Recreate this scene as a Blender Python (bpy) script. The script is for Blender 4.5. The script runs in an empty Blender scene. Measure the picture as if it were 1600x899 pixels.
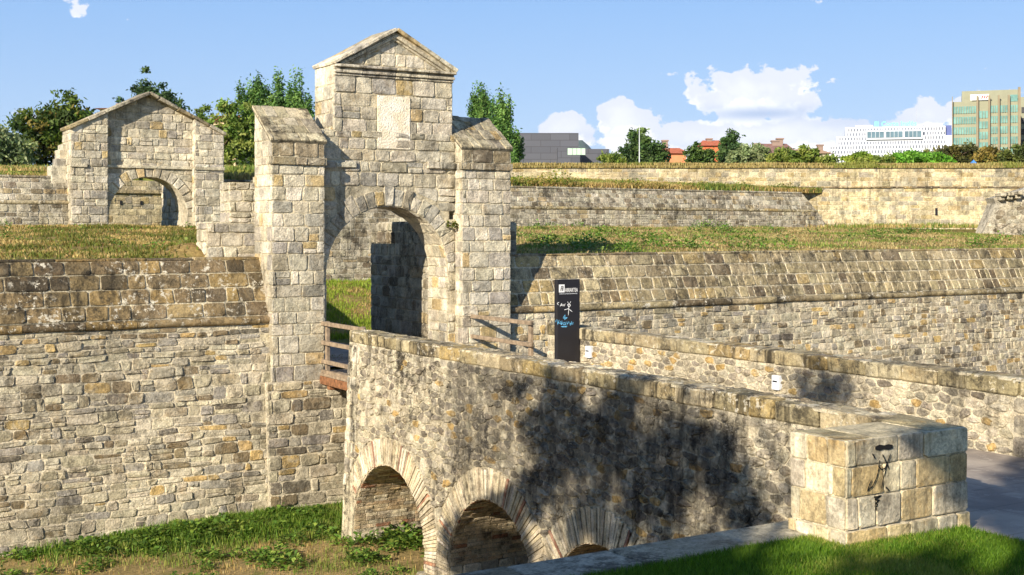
import bpy, bmesh, math, random
import numpy as np
from mathutils import Vector, noise as mnoise
rad = math.radians
# ------------------------------------------------------------------ camera / sky / sun
scene = bpy.context.scene
COL = scene.collection
F = 1960.0; YH = 360.0
SA, CA = 0.5225, 0.8526                    # forward direction of the camera in the fort's frame
cam_d = bpy.data.cameras.new('camera'); cam = bpy.data.objects.new('camera', cam_d); COL.objects.link(cam)
cam.location = (0, 0, 0); cam.rotation_euler = (rad(90), 0, -math.atan2(SA, CA))
cam_d.sensor_width = 36; cam_d.lens = 36 * F / 1600; cam_d.shift_y = -(449.5 - YH) / 1600
cam_d.clip_start = 0.1; cam_d.clip_end = 20000
scene.camera = cam
def P(px, Y, z=None, py=None):             # real-world point from a measured bearing and a distance
    X = (px - 800) / F * Y
    if z is None: z = (YH - py) / F * Y
    return Vector((CA * X + SA * Y, -SA * X + CA * Y, z))
SUN = Vector((2.14, 1.09, -1.05)).normalized()
SUN_EL = math.asin(-SUN.z); SUN_AZ = math.atan2(-SUN.x, -SUN.y)
sl = bpy.data.lights.new('sun', 'SUN'); sl.energy = 5.0; sl.angle = rad(0.5); sl.color = (1.0, 0.895, 0.745)
so = bpy.data.objects.new('sun', sl); COL.objects.link(so); so.rotation_euler = SUN.to_track_quat('-Z', 'Y').to_euler()
so.location = (-20, -10, 15)
scene.view_settings.view_transform = 'Standard'; scene.view_settings.look = 'None'
scene.view_settings.gamma = 1; scene.view_settings.use_curve_mapping = False
scene.view_settings.exposure = 0.86
scene.render.engine = 'CYCLES'; scene.cycles.max_bounces = 5; scene.cycles.transparent_max_bounces = 4

class NT:                                  # tiny node helper
    def __init__(s, tree): s.t = tree; s.n = tree.nodes; s.l = tree.links
    def node(s, k, **kw):
        n = s.n.new(k)
        for a, b in kw.items(): setattr(n, a, b)
        return n
    def put(s, sock, v):
        if hasattr(v, 'is_output') or isinstance(v, bpy.types.NodeSocket): s.l.new(v, sock)
        else: sock.default_value = v
    def math(s, op, a, b=0.0, c=0.0, clamp=False):
        n = s.node('ShaderNodeMath', operation=op); n.use_clamp = clamp
        s.put(n.inputs[0], a); s.put(n.inputs[1], b)
        if op in ('MULTIPLY_ADD', 'SMOOTHSTEP'): s.put(n.inputs[2], c)
        return n.outputs[0]
    def noise(s, vec, scale, detail=4, rough=0.55, dist=0.0):
        n = s.node('ShaderNodeTexNoise'); s.put(n.inputs['Vector'], vec); n.inputs['Scale'].default_value = scale
        n.inputs['Detail'].default_value = detail; n.inputs['Roughness'].default_value = rough
        n.inputs['Distortion'].default_value = dist
        return n.outputs['Fac']
    def ramp(s, v, a, b, lo=0.0, hi=1.0, smooth=True):
        n = s.node('ShaderNodeMapRange'); n.interpolation_type = 'SMOOTHSTEP' if smooth else 'LINEAR'
        s.put(n.inputs[0], v); s.put(n.inputs[1], a); s.put(n.inputs[2], b); s.put(n.inputs[3], lo); s.put(n.inputs[4], hi)
        return n.outputs[0]
    def mix(s, f, a, b, kind='MIX'):
        n = s.node('ShaderNodeMix', data_type='RGBA', blend_type=kind)
        s.put(n.inputs[0], f); s.put(n.inputs[6], a); s.put(n.inputs[7], b)
        return n.outputs[2]
    def scl(s, vec, sc):
        n = s.node('ShaderNodeMapping'); s.put(n.inputs['Vector'], vec); n.inputs['Scale'].default_value = sc
        return n.outputs[0]

def srgb(r, g, b, k=1.0):
    f = lambda c: (c / 255 / 12.92 if c / 255 <= 0.04045 else ((c / 255 + 0.055) / 1.055) ** 2.4)
    return (f(r) * k, f(g) * k, f(b) * k, 1.0)

world = bpy.data.worlds.new('World'); scene.world = world; world.use_nodes = True
w = NT(world.node_tree)
for n in list(w.n): w.n.remove(n)
sky = w.node('ShaderNodeTexSky', sky_type='NISHITA'); sky.sun_disc = False
sky.sun_elevation = SUN_EL; sky.sun_rotation = SUN_AZ; sky.altitude = 450; sky.air_density = 1.0; sky.dust_density = 0.6; sky.ozone_density = 2.0
tc = w.node('ShaderNodeTexCoord'); dirv = tc.outputs['Generated']
sep = w.node('ShaderNodeSeparateXYZ'); w.put(sep.inputs[0], dirv)
az = w.math('SUBTRACT', w.math('ARCTAN2', sep.outputs[0], sep.outputs[1]), math.atan2(SA, CA))
hor = w.math('SQRT', w.math('ADD', w.math('MULTIPLY', sep.outputs[0], sep.outputs[0]), w.math('MULTIPLY', sep.outputs[1], sep.outputs[1])))
el = w.math('DIVIDE', sep.outputs[2], w.math('MAXIMUM', hor, 0.01))
# cumulus banks: each a patch of sky (azimuth, height, half sizes) in which a fractal density condenses
def cloud_fields(dz):
    e = w.math('ADD', el, dz)
    comb = w.node('ShaderNodeCombineXYZ'); w.put(comb.inputs[0], az); w.put(comb.inputs[1], w.math('MULTIPLY', e, 1.25)); comb.inputs[2].default_value = 0.37
    n1 = w.noise(comb.outputs[0], 34, 9, 0.56, 0.15)
    tot = None
    for (px, py, rx, ry, amp) in [(1180, 150, 92, 44, 0.62), (1245, 148, 40, 40, .35), (968, 180, 36, 32, 0.6), (880, 197, 38, 25, 0.5), (925, 205, 30, 26, .3),
                                  (1210, 214, 190, 30, 0.62), (1000, 228, 140, 24, 0.45), (1440, 178, 110, 30, 0.32), (1560, 120, 100, 22, 0.16), (1530, 175, 90, 40, .22),
                                  (113, 8, 22, 20, 0.34), (25, 30, 38, 10, 0.20), (10, 180, 60, 22, 0.22), (910, 165, 26, 12, .2)]:
        t = (px - 800) / F; a0 = math.atan(t); e0 = (YH - py) / F * math.cos(a0)
        dx = w.math('DIVIDE', w.math('SUBTRACT', az, a0), rx / F)
        dy = w.math('DIVIDE', w.math('SUBTRACT', e, e0), ry / F)
        d2 = w.math('ADD', w.math('MULTIPLY', dx, dx), w.math('MULTIPLY', dy, dy))
        g = w.math('MULTIPLY', w.math('EXPONENT', w.math('MULTIPLY', d2, -0.8)), amp)
        tot = g if tot is None else w.math('MAXIMUM', tot, g)
    return w.math('ADD', w.math('MULTIPLY', w.math('SUBTRACT', n1, 0.5), 1.25), w.math('SUBTRACT', w.math('MULTIPLY', tot, 1.12), 0.25))
d0 = cloud_fields(0.0); d1 = cloud_fields(0.012)
mask = w.ramp(d0, -0.01, 0.055)
shade = w.ramp(w.math('SUBTRACT', d1, d0), -0.10, 0.14)
ccol = w.mix(shade, (7.2, 7.5, 8.4, 1), (10.2, 10.1, 10.0, 1))
ccol = w.mix(w.ramp(d0, 0.15, 0.55), ccol, w.mix(shade, (8.2, 8.4, 9.0, 1), (10.4, 10.3, 10.1, 1)))
skyc = w.mix(1.0, sky.outputs[0], (1.45, 1.27, 1.27, 1), 'MULTIPLY')
skyh = w.mix(0.85, skyc, w.mix(w.ramp(el, 0.2, 1.2), w.mix(w.ramp(el, 0.02, 0.20, smooth=False), (3.7, 5.4, 7.7, 1), (2.0, 4.0, 7.4, 1)), (0.6, 1.3, 3.2, 1)))
base = None
for (px, py, rx, ry, amp) in [(1190, 178, 105, 12, 1.0), (1330, 190, 70, 12, .45), (950, 212, 60, 8, .3), (1080, 228, 120, 8, .25)]:
    a0 = math.atan((px - 800) / F); e0 = (YH - py) / F * math.cos(a0)
    dx = w.math('DIVIDE', w.math('SUBTRACT', az, a0), rx / F); dy = w.math('DIVIDE', w.math('SUBTRACT', el, e0), ry / F)
    g = w.math('MULTIPLY', w.math('EXPONENT', w.math('MULTIPLY', w.math('ADD', w.math('MULTIPLY', dx, dx), w.math('MULTIPLY', dy, dy)), -1.0)), amp)
    base = g if base is None else w.math('MAXIMUM', base, g)
ccol = w.mix(base, ccol, (4.3, 5.3, 7.3, 1))
skyf = w.mix(w.math('MULTIPLY', mask, 0.95), skyh, ccol)
bg = w.node('ShaderNodeBackground'); w.put(bg.inputs[0], skyf); bg.inputs[1].default_value = 0.07
wo = w.node('ShaderNodeOutputWorld'); w.put(wo.inputs[0], bg.outputs[0])

# ------------------------------------------------------------------ mesh helpers
class MB:
    def __init__(s): s.v = []; s.f = []; s.c = []
    def add(s, vs, fs, col):
        o = len(s.v); s.v.extend([tuple(x) for x in vs]); s.f.extend([tuple(i + o for i in f) for f in fs])
        if isinstance(col, list): s.c.extend(col)
        else: s.c.extend([col] * len(vs))
def build(name, mb, mat, parent=None, smooth=False):
    me = bpy.data.meshes.new(name)
    off = Vector(parent_world(parent)) if parent else Vector((0, 0, 0))
    me.from_pydata([(a - off.x, b - off.y, c - off.z) for a, b, c in mb.v], [], mb.f)
    at = me.color_attributes.new('Col', 'FLOAT_COLOR', 'POINT')
    at.data.foreach_set('color', np.array(mb.c, dtype=np.float32).ravel())
    me.materials.append(mat)
    if smooth: me.polygons.foreach_set('use_smooth', [True] * len(me.polygons))
    me.update()
    o = bpy.data.objects.new(name, me); COL.objects.link(o)
    if parent: o.parent = parent
    return o
def parent_world(p):
    v = Vector((0, 0, 0))
    while p is not None: v += Vector(p.location); p = p.parent
    return v
def np_mesh(name, V, Fc, C, mat, parent=None, smooth=False):     # V (n,3), Fc (m,k), C (n,3)
    off = parent_world(parent) if parent else Vector((0, 0, 0))
    V = np.asarray(V, dtype=np.float32) - np.array(off, dtype=np.float32); n = len(V); m, k = Fc.shape
    me = bpy.data.meshes.new(name); me.vertices.add(n); me.vertices.foreach_set('co', V.ravel())
    me.loops.add(m * k); me.loops.foreach_set('vertex_index', Fc.astype(np.int32).ravel())
    me.polygons.add(m); me.polygons.foreach_set('loop_start', np.arange(0, m * k, k, dtype=np.int32))
    me.polygons.foreach_set('loop_total', np.full(m, k, dtype=np.int32))
    if smooth: me.polygons.foreach_set('use_smooth', np.ones(m, dtype=bool))
    me.update(calc_edges=True)
    at = me.color_attributes.new('Col', 'FLOAT_COLOR', 'POINT')
    cc = np.ones((n, 4), dtype=np.float32); cc[:, :3] = C; at.data.foreach_set('color', cc.ravel())
    me.materials.append(mat); me.validate()
    o = bpy.data.objects.new(name, me); COL.objects.link(o)
    if parent: o.parent = parent
    return o
def tag(o, label=None, cat=None, group=None, kind=None):
    if label: o['label'] = label
    if cat: o['category'] = cat
    if group: o['group'] = group
    if kind: o['kind'] = kind
    return o
def thing(name, loc, label, cat, group=None):
    o = bpy.data.objects.new(name, None); COL.objects.link(o); o.location = loc; o.empty_display_size = .3
    return tag(o, label, cat, group)

# ------------------------------------------------------------------ materials
def new_mat(name):
    m = bpy.data.materials.new(name); m.use_nodes = True; t = NT(m.node_tree)
    b = m.node_tree.nodes['Principled BSDF']; return m, t, b
def stone_mat(name, dark=0.35, streak=0.25, lichen=0.25, ochre=0.2, bump=0.5, fine=1.0, rough=0.9, mortar=(206, 194, 164), smear=1.0, pit=0.5, stain_shade=None):
    m, t, b = new_mat(name)
    co = t.node('ShaderNodeTexCoord').outputs['Object']
    an = t.node('ShaderNodeAttribute', attribute_name='Col'); a = an.outputs['Color']; al = an.outputs['Alpha']
    n1 = t.noise(co, 5 * fine, 7, 0.7); n2 = t.noise(co, 30 * fine, 6, 0.75); n3 = t.noise(co, 0.55, 5, 0.6); n4 = t.noise(co, 2.4 * fine, 8, 0.75, 0.4); n6 = t.noise(co, 11 * fine, 7, 0.75, 0.5)
    v = t.math('ADD', t.ramp(n1, 0.30, 0.70, 0.70, 1.28), t.ramp(n2, 0.32, 0.68, -0.28, 0.28))
    n7 = t.noise(co, 0.33, 4, 0.55); v = t.math('MULTIPLY', v, t.ramp(n7, 0.36, 0.64, 0.80, 1.12))      # broad patches of cleaner and dirtier wall
    vv = t.node('ShaderNodeCombineColor'); [t.put(vv.inputs[i], v) for i in range(3)]
    c = t.mix(1.0, a, vv.outputs[0], 'MULTIPLY')
    c = t.mix(t.math('MULTIPLY', t.ramp(n4, 0.52, 0.66), ochre), c, srgb(190, 150, 84))
    # pale lime wash and mortar smeared over the stones
    c = t.mix(t.math('MULTIPLY', t.ramp(t.noise(co, 3.7 * fine, 8, 0.72, 0.3), 0.50, 0.64), 0.45 * smear), c, srgb(*mortar))
    c = t.mix(t.math('MULTIPLY', t.ramp(n6, 0.57, 0.68), pit), c, srgb(92, 80, 60))          # pits and worn brown specks
    mm = t.ramp(t.math('ADD', al, t.math('MULTIPLY', t.math('SUBTRACT', t.noise(co, 16 * fine, 4, 0.6), 0.5), 1.5)), 0.36, 0.52)
    vm = t.ramp(n2, 0.25, 0.75, 0.78, 1.16); vc = t.node('ShaderNodeCombineColor'); [t.put(vc.inputs[i], vm) for i in range(3)]
    c = t.mix(mm, t.mix(1.0, srgb(*mortar), vc.outputs[0], 'MULTIPLY'), c)
    st = t.noise(t.scl(co, (6, 6, 0.6)), 1.0, 6, 0.65)
    sm = t.math('MULTIPLY', t.math('MULTIPLY', t.ramp(st, 0.46, 0.66), t.ramp(n3, 0.38, 0.58)), streak)
    c = t.mix(sm, c, srgb(64, 58, 46))
    n5 = t.noise(co, 3.1 * fine, 9, 0.78, 0.2)
    dm = t.math('MULTIPLY', t.math('MULTIPLY', t.ramp(n5, 0.48, 0.62), t.ramp(n3, 0.32, 0.56)), dark)
    c = t.mix(dm, c, srgb(54, 50, 43))
    if stain_shade:                               # black weathering crust over one stretch; its dark colour also deepens the tree shade
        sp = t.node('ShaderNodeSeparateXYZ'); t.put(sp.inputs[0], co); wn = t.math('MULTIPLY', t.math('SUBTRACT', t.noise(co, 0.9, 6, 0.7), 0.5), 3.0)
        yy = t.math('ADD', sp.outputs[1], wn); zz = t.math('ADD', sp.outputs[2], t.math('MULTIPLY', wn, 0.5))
        k = t.math('MULTIPLY', t.ramp(yy, stain_shade[0][0], stain_shade[0][0] + 1.2), t.ramp(yy, stain_shade[0][1] - 1.2, stain_shade[0][1], 1, 0))
        k = t.math('MULTIPLY', k, t.math('MULTIPLY', t.ramp(zz, stain_shade[1][0] - .6, stain_shade[1][0] + .5), t.ramp(t.noise(co, 4.5, 8, 0.75), 0.36, 0.54)))
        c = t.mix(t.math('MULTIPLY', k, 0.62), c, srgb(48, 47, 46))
    if lichen:
        l = t.noise(co, 8.0 * fine, 7, 0.75)
        lm = t.math('MULTIPLY', t.math('MULTIPLY', t.ramp(l, 0.63 - 0.09 * lichen, 0.67 - 0.08 * lichen), t.ramp(t.noise(co, 1.3, 4, 0.6), 0.42, 0.56)), lichen)
        c = t.mix(lm, c, srgb(222, 214, 192))
    t.put(b.inputs['Base Color'], c); b.inputs['Roughness'].default_value = rough; b.inputs['Specular IOR Level'].default_value = 0.12
    h = t.math('ADD', t.math('MULTIPLY', n1, 0.9), t.math('ADD', t.math('MULTIPLY', n2, 0.30), t.math('MULTIPLY', n6, -0.55)))
    bp = t.node('ShaderNodeBump'); bp.inputs['Strength'].default_value = bump; bp.inputs['Distance'].default_value = 0.10 / fine
    t.put(bp.inputs['Height'], h); t.put(b.inputs['Normal'], bp.outputs[0])
    return m
def plain_mat(name, col, rough=0.6, metal=0.0, nz=0.12, scale=6, bump=0.0, attr=False, spec=0.3):
    m, t, b = new_mat(name)
    co = t.node('ShaderNodeTexCoord').outputs['Object']; n = t.noise(co, scale, 5, 0.6)
    v = t.ramp(n, 0.25, 0.75, 1 - nz, 1 + nz); vv = t.node('ShaderNodeCombineColor'); [t.put(vv.inputs[i], v) for i in range(3)]
    base = t.node('ShaderNodeAttribute', attribute_name='Col').outputs['Color'] if attr else col
    t.put(b.inputs['Base Color'], t.mix(1.0, base, vv.outputs[0], 'MULTIPLY'))
    b.inputs['Roughness'].default_value = rough; b.inputs['Metallic'].default_value = metal; b.inputs['Specular IOR Level'].default_value = spec
    if bump:
        bp = t.node('ShaderNodeBump'); bp.inputs['Strength'].default_value = bump; bp.inputs['Distance'].default_value = 0.03
        t.put(bp.inputs['Height'], n); t.put(b.inputs['Normal'], bp.outputs[0])
    return m
def leaf_mat(name, trans=0.25, nz=0.25):
    m, t, b = new_mat(name)
    a = t.node('ShaderNodeAttribute', attribute_name='Col').outputs['Color']
    t.put(b.inputs['Base Color'], a); b.inputs['Roughness'].default_value = 0.6; b.inputs['Specular IOR Level'].default_value = 0.25
    tr = t.node('ShaderNodeBsdfTranslucent'); t.put(tr.inputs[0], t.mix(1.0, a, (1.3, 1.5, 0.7, 1), 'MULTIPLY'))
    ms = t.node('ShaderNodeMixShader'); ms.inputs[0].default_value = trans
    t.put(ms.inputs[1], b.outputs[0]); t.put(ms.inputs[2], tr.outputs[0]); t.put(t.n['Material Output'].inputs[0], ms.outputs[0])
    return m
M = {
 'gate': stone_mat('gate_stone', 0.36, 0.35, 0.12, 0.20, 0.85, mortar=(224, 214, 188), pit=.32),
 'gatetop': stone_mat('weathered_cap_stone', 0.85, 0.7, 0.45, 0.15, 0.7, smear=.5),
 'rubble': stone_mat('escarp_stone', 0.62, 0.30, 0.20, 0.22, 0.9, mortar=(218, 206, 178), pit=.60, smear=1.15),
 'parapet': stone_mat('brown_parapet_stone', 0.90, 0.8, 0.95, 0.18, 0.9, mortar=(190, 176, 144), smear=.35, pit=.7),
 'parapetR': stone_mat('olive_parapet_stone', 0.80, 0.6, 0.6, 0.15, 0.9, mortar=(226, 214, 184), smear=.35, pit=.6),
 'bridge': stone_mat('bridge_rubble_stone', 0.95, 0.75, 0.50, 0.15, 0.95, 1.2, mortar=(212, 200, 172), pit=.6, smear=1.25, stain_shade=((-5.2, 3.6), (2.3, 3.9))),
 'bridgefar': stone_mat('parapet_rubble_stone', 0.55, 0.4, 0.30, 0.15, 0.95, 1.2, mortar=(218, 206, 176), pit=.5, smear=.9),
 'pier': stone_mat('dressed_pier_stone', 0.35, 0.65, 0.15, 0.40, 0.6, 1.0, mortar=(220, 206, 172), pit=.25, smear=.6),
 'cap': stone_mat('coping_stone', 0.9, 1.0, 0.75, 0.18, 0.8, smear=.6, pit=.6),
 'brick': stone_mat('arch_brick', 0.45, 0.30, 0.25, 0.08, 0.6, 1.5, mortar=(204, 188, 158), smear=.6, pit=.4),
 'ring': stone_mat('arch_ring_brick', 0.65, 0.45, 0.30, 0.08, 0.7, 1.5, mortar=(206, 194, 168), smear=.9, pit=.45),
 'far': stone_mat('far_rampart_stone', 0.45, 0.55, 0.05, 0.25, 0.7, 0.6, mortar=(196, 184, 152), smear=.7),
 'second': stone_mat('grey_rampart_stone', 0.75, 0.6, 0.5, 0.12, 0.9, 0.8, mortar=(212, 204, 184), pit=.55),
 'leaf': leaf_mat('leaves', 0.2), 'grass': leaf_mat('grass_blades', 0.3),
 'bark': plain_mat('bark', srgb(96, 80, 62), 0.9, nz=0.4, bump=0.6),
 'wood': plain_mat('weathered_wood', srgb(134, 118, 98), 0.8, nz=0.4, scale=9, bump=0.4),
 'rust': plain_mat('rusted_steel', srgb(122, 84, 56), 0.75, nz=0.5, scale=12, bump=0.3),
 'dark': plain_mat('dark_panel', srgb(36, 35, 38), 0.45, nz=0.08, scale=3),
 'white': plain_mat('white_paint', srgb(232, 232, 228), 0.6, nz=0.04),
 'black': plain_mat('black_spray_paint', srgb(22, 20, 18), 0.6, nz=0.2, scale=30),
 'blue': plain_mat('blue_spray_paint', srgb(110, 185, 225), 0.6, nz=0.15, scale=30),
 'steel': plain_mat('grey_steel', srgb(150, 152, 156), 0.5, 0.4),
 'lightbox': plain_mat('white_light_casing', srgb(205, 210, 215), 0.45, nz=0.05),
}
random.seed(7); RNG = random.Random(7)
# per-stone colours of each masonry (albedo)
def pal(lst, k=1.0):
    cols = [srgb(*c[:3]) for c in lst]; ws = [c[3] for c in lst]
    def pick(r):
        c = r.choices(cols, ws)[0]; j = k * r.uniform(0.82, 1.15)
        return (c[0] * j * r.uniform(.98, 1.03), c[1] * j, c[2] * j * r.uniform(.94, 1.04), 1)
    return pick
PAL = {
 'gate': pal([(208,198,174,6),(218,209,186,5),(192,182,158,3),(204,180,132,1.2),(178,171,156,2.4)]),
 'rubble': pal([(196,185,158,5),(206,196,168,4),(172,161,136,3.5),(198,170,116,1.4),(168,161,146,3),(142,127,100,1.4),(124,116,102,.8)]),
 'parapet': pal([(138,120,90,4),(154,134,96,4),(114,100,78,3),(164,140,94,2),(98,88,70,2)]),
 'parapetR': pal([(176,162,126,4),(186,170,132,4),(156,142,110,3),(178,156,108,2),(130,116,92,2)]),
 'bridge': pal([(186,176,152,6),(198,188,164,5),(158,149,131,5),(192,162,106,1.3),(146,138,122,1.4),(126,117,102,.6)]),
 'cap': pal([(172,158,122,4),(186,173,138,3),(150,137,106,3),(176,154,106,1.5)]),
 'pier': pal([(204,190,154,4),(202,182,138,2.2),(212,201,172,4),(196,172,124,.8),(190,180,156,2)]),
 'brick': pal([(216,196,160,5),(202,176,138,4),(222,208,178,3),(172,124,94,.7),(158,116,90,.5),(184,166,136,3)]),
 'ring': pal([(208,194,164,6),(196,180,148,4),(218,206,180,3),(170,124,98,.4),(152,116,96,.3),(180,168,142,3)]),
 'far': pal([(190,176,140,5),(200,187,152,4),(180,162,120,2.4),(168,160,138,3)]),
 'second': pal([(180,171,148,5),(192,184,160,4),(156,146,124,3),(134,122,100,2),(178,160,124,1)]),
}
MORT = {'light': srgb(214, 203, 176), 'warm': srgb(206, 194, 164), 'grey': srgb(190, 182, 162)}

# ------------------------------------------------------------------ masonry generators (2-D polygons s,t -> surface map f(s,t,d))
def flipped(f, s, t):
    e = 0.01; o = Vector(f(s, t, 0)); a = Vector(f(s + e, t, 0)) - o; b = Vector(f(s, t + e, 0)) - o; c = Vector(f(s, t, e)) - o
    return a.cross(b).dot(c) < 0
def stone(mb, poly, f, h, col, r, rough=0.3, simple=False, flip=False, inset=0.03):
    n = len(poly)
    if n < 3: return
    cx = sum(p[0] for p in poly) / n; cy = sum(p[1] for p in poly) / n
    def ins(k):
        out = []
        for (x, y) in poly:
            dx, dy = cx - x, cy - y; L = math.hypot(dx, dy) + 1e-9; m = min(k, L * 0.45)
            out.append((x + dx / L * m, y + dy / L * m))
        return out
    vs = [f(x, y, -0.02) for x, y in poly]; fs = []
    rings = [(inset * 0.25, h * 0.75), (inset, h)] if not simple else [(inset * .5, h)]
    for k, d in rings:
        vs += [f(x, y, d * r.uniform(1 - rough, 1 + rough * .6)) for x, y in ins(k)]
    nr = len(rings)
    vs.append(f(cx + r.uniform(-.2, .2) * inset, cy, h * r.uniform(1 - rough, 1 + rough)))
    for q in range(nr):
        for i in range(n):
            j = (i + 1) % n; fs.append((q * n + i, q * n + j, (q + 1) * n + j, (q + 1) * n + i))
    for i in range(n): fs.append((nr * n + i, nr * n + (i + 1) % n, (nr + 1) * n))
    if flip: fs = [tuple(reversed(x)) for x in fs]
    k = r.uniform(0.78, 0.92)
    cl = [(col[0], col[1], col[2], 0)] * n + [(col[0], col[1], col[2], .5 if not simple else .75)] * n + [col] * (len(vs) - 2 * n)
    mb.add(vs, fs, cl)
def clip(poly, a, b, c):                      # keep a*x+b*y+c >= 0
    out = []; n = len(poly)
    for i in range(n):
        p, q = poly[i], poly[(i + 1) % n]; dp = a * p[0] + b * p[1] + c; dq = a * q[0] + b * q[1] + c
        if dp >= 0: out.append(p)
        if (dp >= 0) != (dq >= 0):
            t = dp / (dp - dq); out.append((p[0] + (q[0] - p[0]) * t, p[1] + (q[1] - p[1]) * t))
    return out
def area(p): return 0.5 * abs(sum(p[i][0] * p[(i + 1) % len(p)][1] - p[(i + 1) % len(p)][0] * p[i][1] for i in range(len(p))))
def chamfer(poly, r, k=0.18):
    out = []; n = len(poly)
    for i in range(n):
        p, q = poly[i], poly[(i + 1) % n]
        a = k * r.uniform(.5, 1.4); b = k * r.uniform(.5, 1.4)
        L = math.hypot(q[0] - p[0], q[1] - p[1]) + 1e-9; a = min(a, .05 / L * 1.6 if L > .25 else a); b = min(b, .05 / L * 1.6 if L > .25 else b)
        out.append((p[0] + (q[0] - p[0]) * a, p[1] + (q[1] - p[1]) * a)); out.append((q[0] + (p[0] - q[0]) * b, q[1] + (p[1] - q[1]) * b))
    return out
def courses(s0, s1, t0, t1, hh, ww, gap, jit, r, split=0.0, ch=0.15, wob=0.0):
    polys = []; t = t0; rows = []
    while t < t1 - 1e-4:
        h = r.uniform(*hh); 
        if t1 - t - h < hh[0] * .6: h = t1 - t
        rows.append((t, min(t + h, t1))); t += h
    ph = r.uniform(0, 9)
    def W(s, k): 
        if k == t0 or k == t1: return k
        return k + wob * (math.sin(s * 1.7 + k * 5 + ph) + .6 * math.sin(s * 4.1 + k * 11 + ph))
    for (a, b) in rows:
        s = s0 - r.uniform(0, ww[0]); jl = 0.0
        while s < s1:
            wd = r.uniform(*ww) * (1.0 if r.random() > .25 else .6); e = s + wd; jr = r.uniform(-jit, jit) * 1.2
            if s1 - e < ww[0] * .4: e = s1; jr = 0
            q = [(s + jl, W(s, a)), (e + jr, W(e, a)), (e - jr, W(e, b)), (s - jl, W(s, b))]
            parts = [q]
            if r.random() < split and b - a > .16:
                m = a + (b - a) * r.uniform(.4, .6); parts = [[q[0], q[1], (e, m), (s, m + r.uniform(-.01, .01))], [(s, m), (e, m), q[2], q[3]]]
            for p in parts:
                p = clip(clip(p, 1, 0, -s0), -1, 0, s1)
                if len(p) >= 3 and area(p) > .002:
                    cx = sum(x for x, _ in p) / len(p); cy = sum(y for _, y in p) / len(p); o = []
                    wx = max(x for x, _ in p) - min(x for x, _ in p); wy = max(y for _, y in p) - min(y for _, y in p)
                    kx = max(.4, 1 - gap / max(wx, .01)); ky = max(.4, 1 - gap / max(wy, .01))
                    for x, y in p: o.append((cx + (x - cx) * kx + r.uniform(-jit, jit) * .5, cy + (y - cy) * ky + r.uniform(-jit, jit) * .5))
                    polys.append(chamfer(o, r, ch))
            s = e; jl = jr
            if e >= s1: break
    return polys
def rubble(s0, s1, t0, t1, w, h, gap, r, jit=.34, keep=None):
    ny = max(1, int(round((t1 - t0) / h))); nx = max(1, int(round((s1 - s0) / w))); pts = {}
    h = (t1 - t0) / ny; w = (s1 - s0) / nx
    for j in range(-1, ny + 1):
        for i in range(-1, nx + 2):
            if r.random() < .07 and 0 < i < nx: continue
            pts[(i, j)] = (s0 + (i + .5 + (.5 if j % 2 else 0) + r.uniform(-jit, jit)) * w, t0 + (j + .5 + r.uniform(-jit, jit)) * h)
    out = []; asp = w / h
    for (i, j), (x, y) in pts.items():
        if not (s0 <= x <= s1 and t0 <= y <= t1): continue
        if keep and not keep(x, y): continue
        poly = [(x - 1.3 * w, y - 1.3 * h), (x + 1.3 * w, y - 1.3 * h), (x + 1.3 * w, y + 1.3 * h), (x - 1.3 * w, y + 1.3 * h)]
        g = gap * r.uniform(.6, 1.5)
        for dj in (-2, -1, 0, 1, 2):
            for di in (-2, -1, 0, 1, 2):
                q = pts.get((i + di, j + dj))
                if q is None or (di == 0 and dj == 0): continue
                # anisotropic bisector
                ax = (x - q[0]); ay = (y - q[1]) * asp * asp
                L = math.hypot(ax, ay) + 1e-9; mx = (x + q[0]) / 2; my = (y + q[1]) / 2
                poly = clip(poly, ax / L, ay / L, -(ax * mx + ay * my) / L - g / 2)
                if len(poly) < 3: break
            if len(poly) < 3: break
        if len(poly) < 3: continue
        for cl_ in ((1, 0, -s0), (-1, 0, s1), (0, 1, -t0), (0, -1, t1)): poly = clip(poly, *cl_)
        if len(poly) < 3 or area(poly) < .15 * w * h: continue
        out.append(chamfer(poly, r, .22))
    return out
def lay(mb, polys, f, palname, r, h=.025, rough=.35, simple=False, inset=.03, warp=None, hvar=.5, colf=None):
    if not polys: return
    fl = flipped(f, polys[0][0][0], polys[0][0][1]); pick = PAL[palname]
    for p in polys:
        if warp:
            p = warp(p)
            if not p or area(p) < .003: continue
        c = pick(r)
        if colf: c = colf(c, p, r)
        stone(mb, p, f, h * r.uniform(1 - hvar, 1 + hvar), c, r, rough, simple, fl, inset)
def circ_warp(cs, ct, R, below=None):         # keeps stones out of an arch of outer radius R, and of the opening under it
    def wf(p):
        cx = sum(x for x, _ in p) / len(p); cy = sum(y for _, y in p) / len(p)
        if cy >= ct:
            if math.hypot(cx - cs, cy - ct) < R: return None
        elif abs(cx - cs) < R and below: return None
        out = []
        for x, y in p:
            if y >= ct:
                d = math.hypot(x - cs, y - ct)
                if d < R and d > 1e-6: x, y = cs + (x - cs) * R / d, ct + (y - ct) * R / d
            elif below and abs(x - cs) < R: x = cs + math.copysign(R, cx - cs)
            out.append((x, y))
        return out
    return wf
def slab(mb, outline, f, d0, d1, col):       # solid plate with an outline (may be concave) between offsets d0 (face) and d1 (back)
    n = len(outline); vs = [f(x, y, d0) for x, y in outline] + [f(x, y, d1) for x, y in outline]
    fs = [tuple(range(n)), tuple(reversed(range(n, 2 * n)))] + [((i + 1) % n, i, n + i, n + (i + 1) % n) for i in range(n)]
    fl = flipped(f, outline[0][0], outline[0][1])
    if fl: fs = [tuple(reversed(x)) for x in fs]
    mb.add(vs, fs, col)
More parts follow.
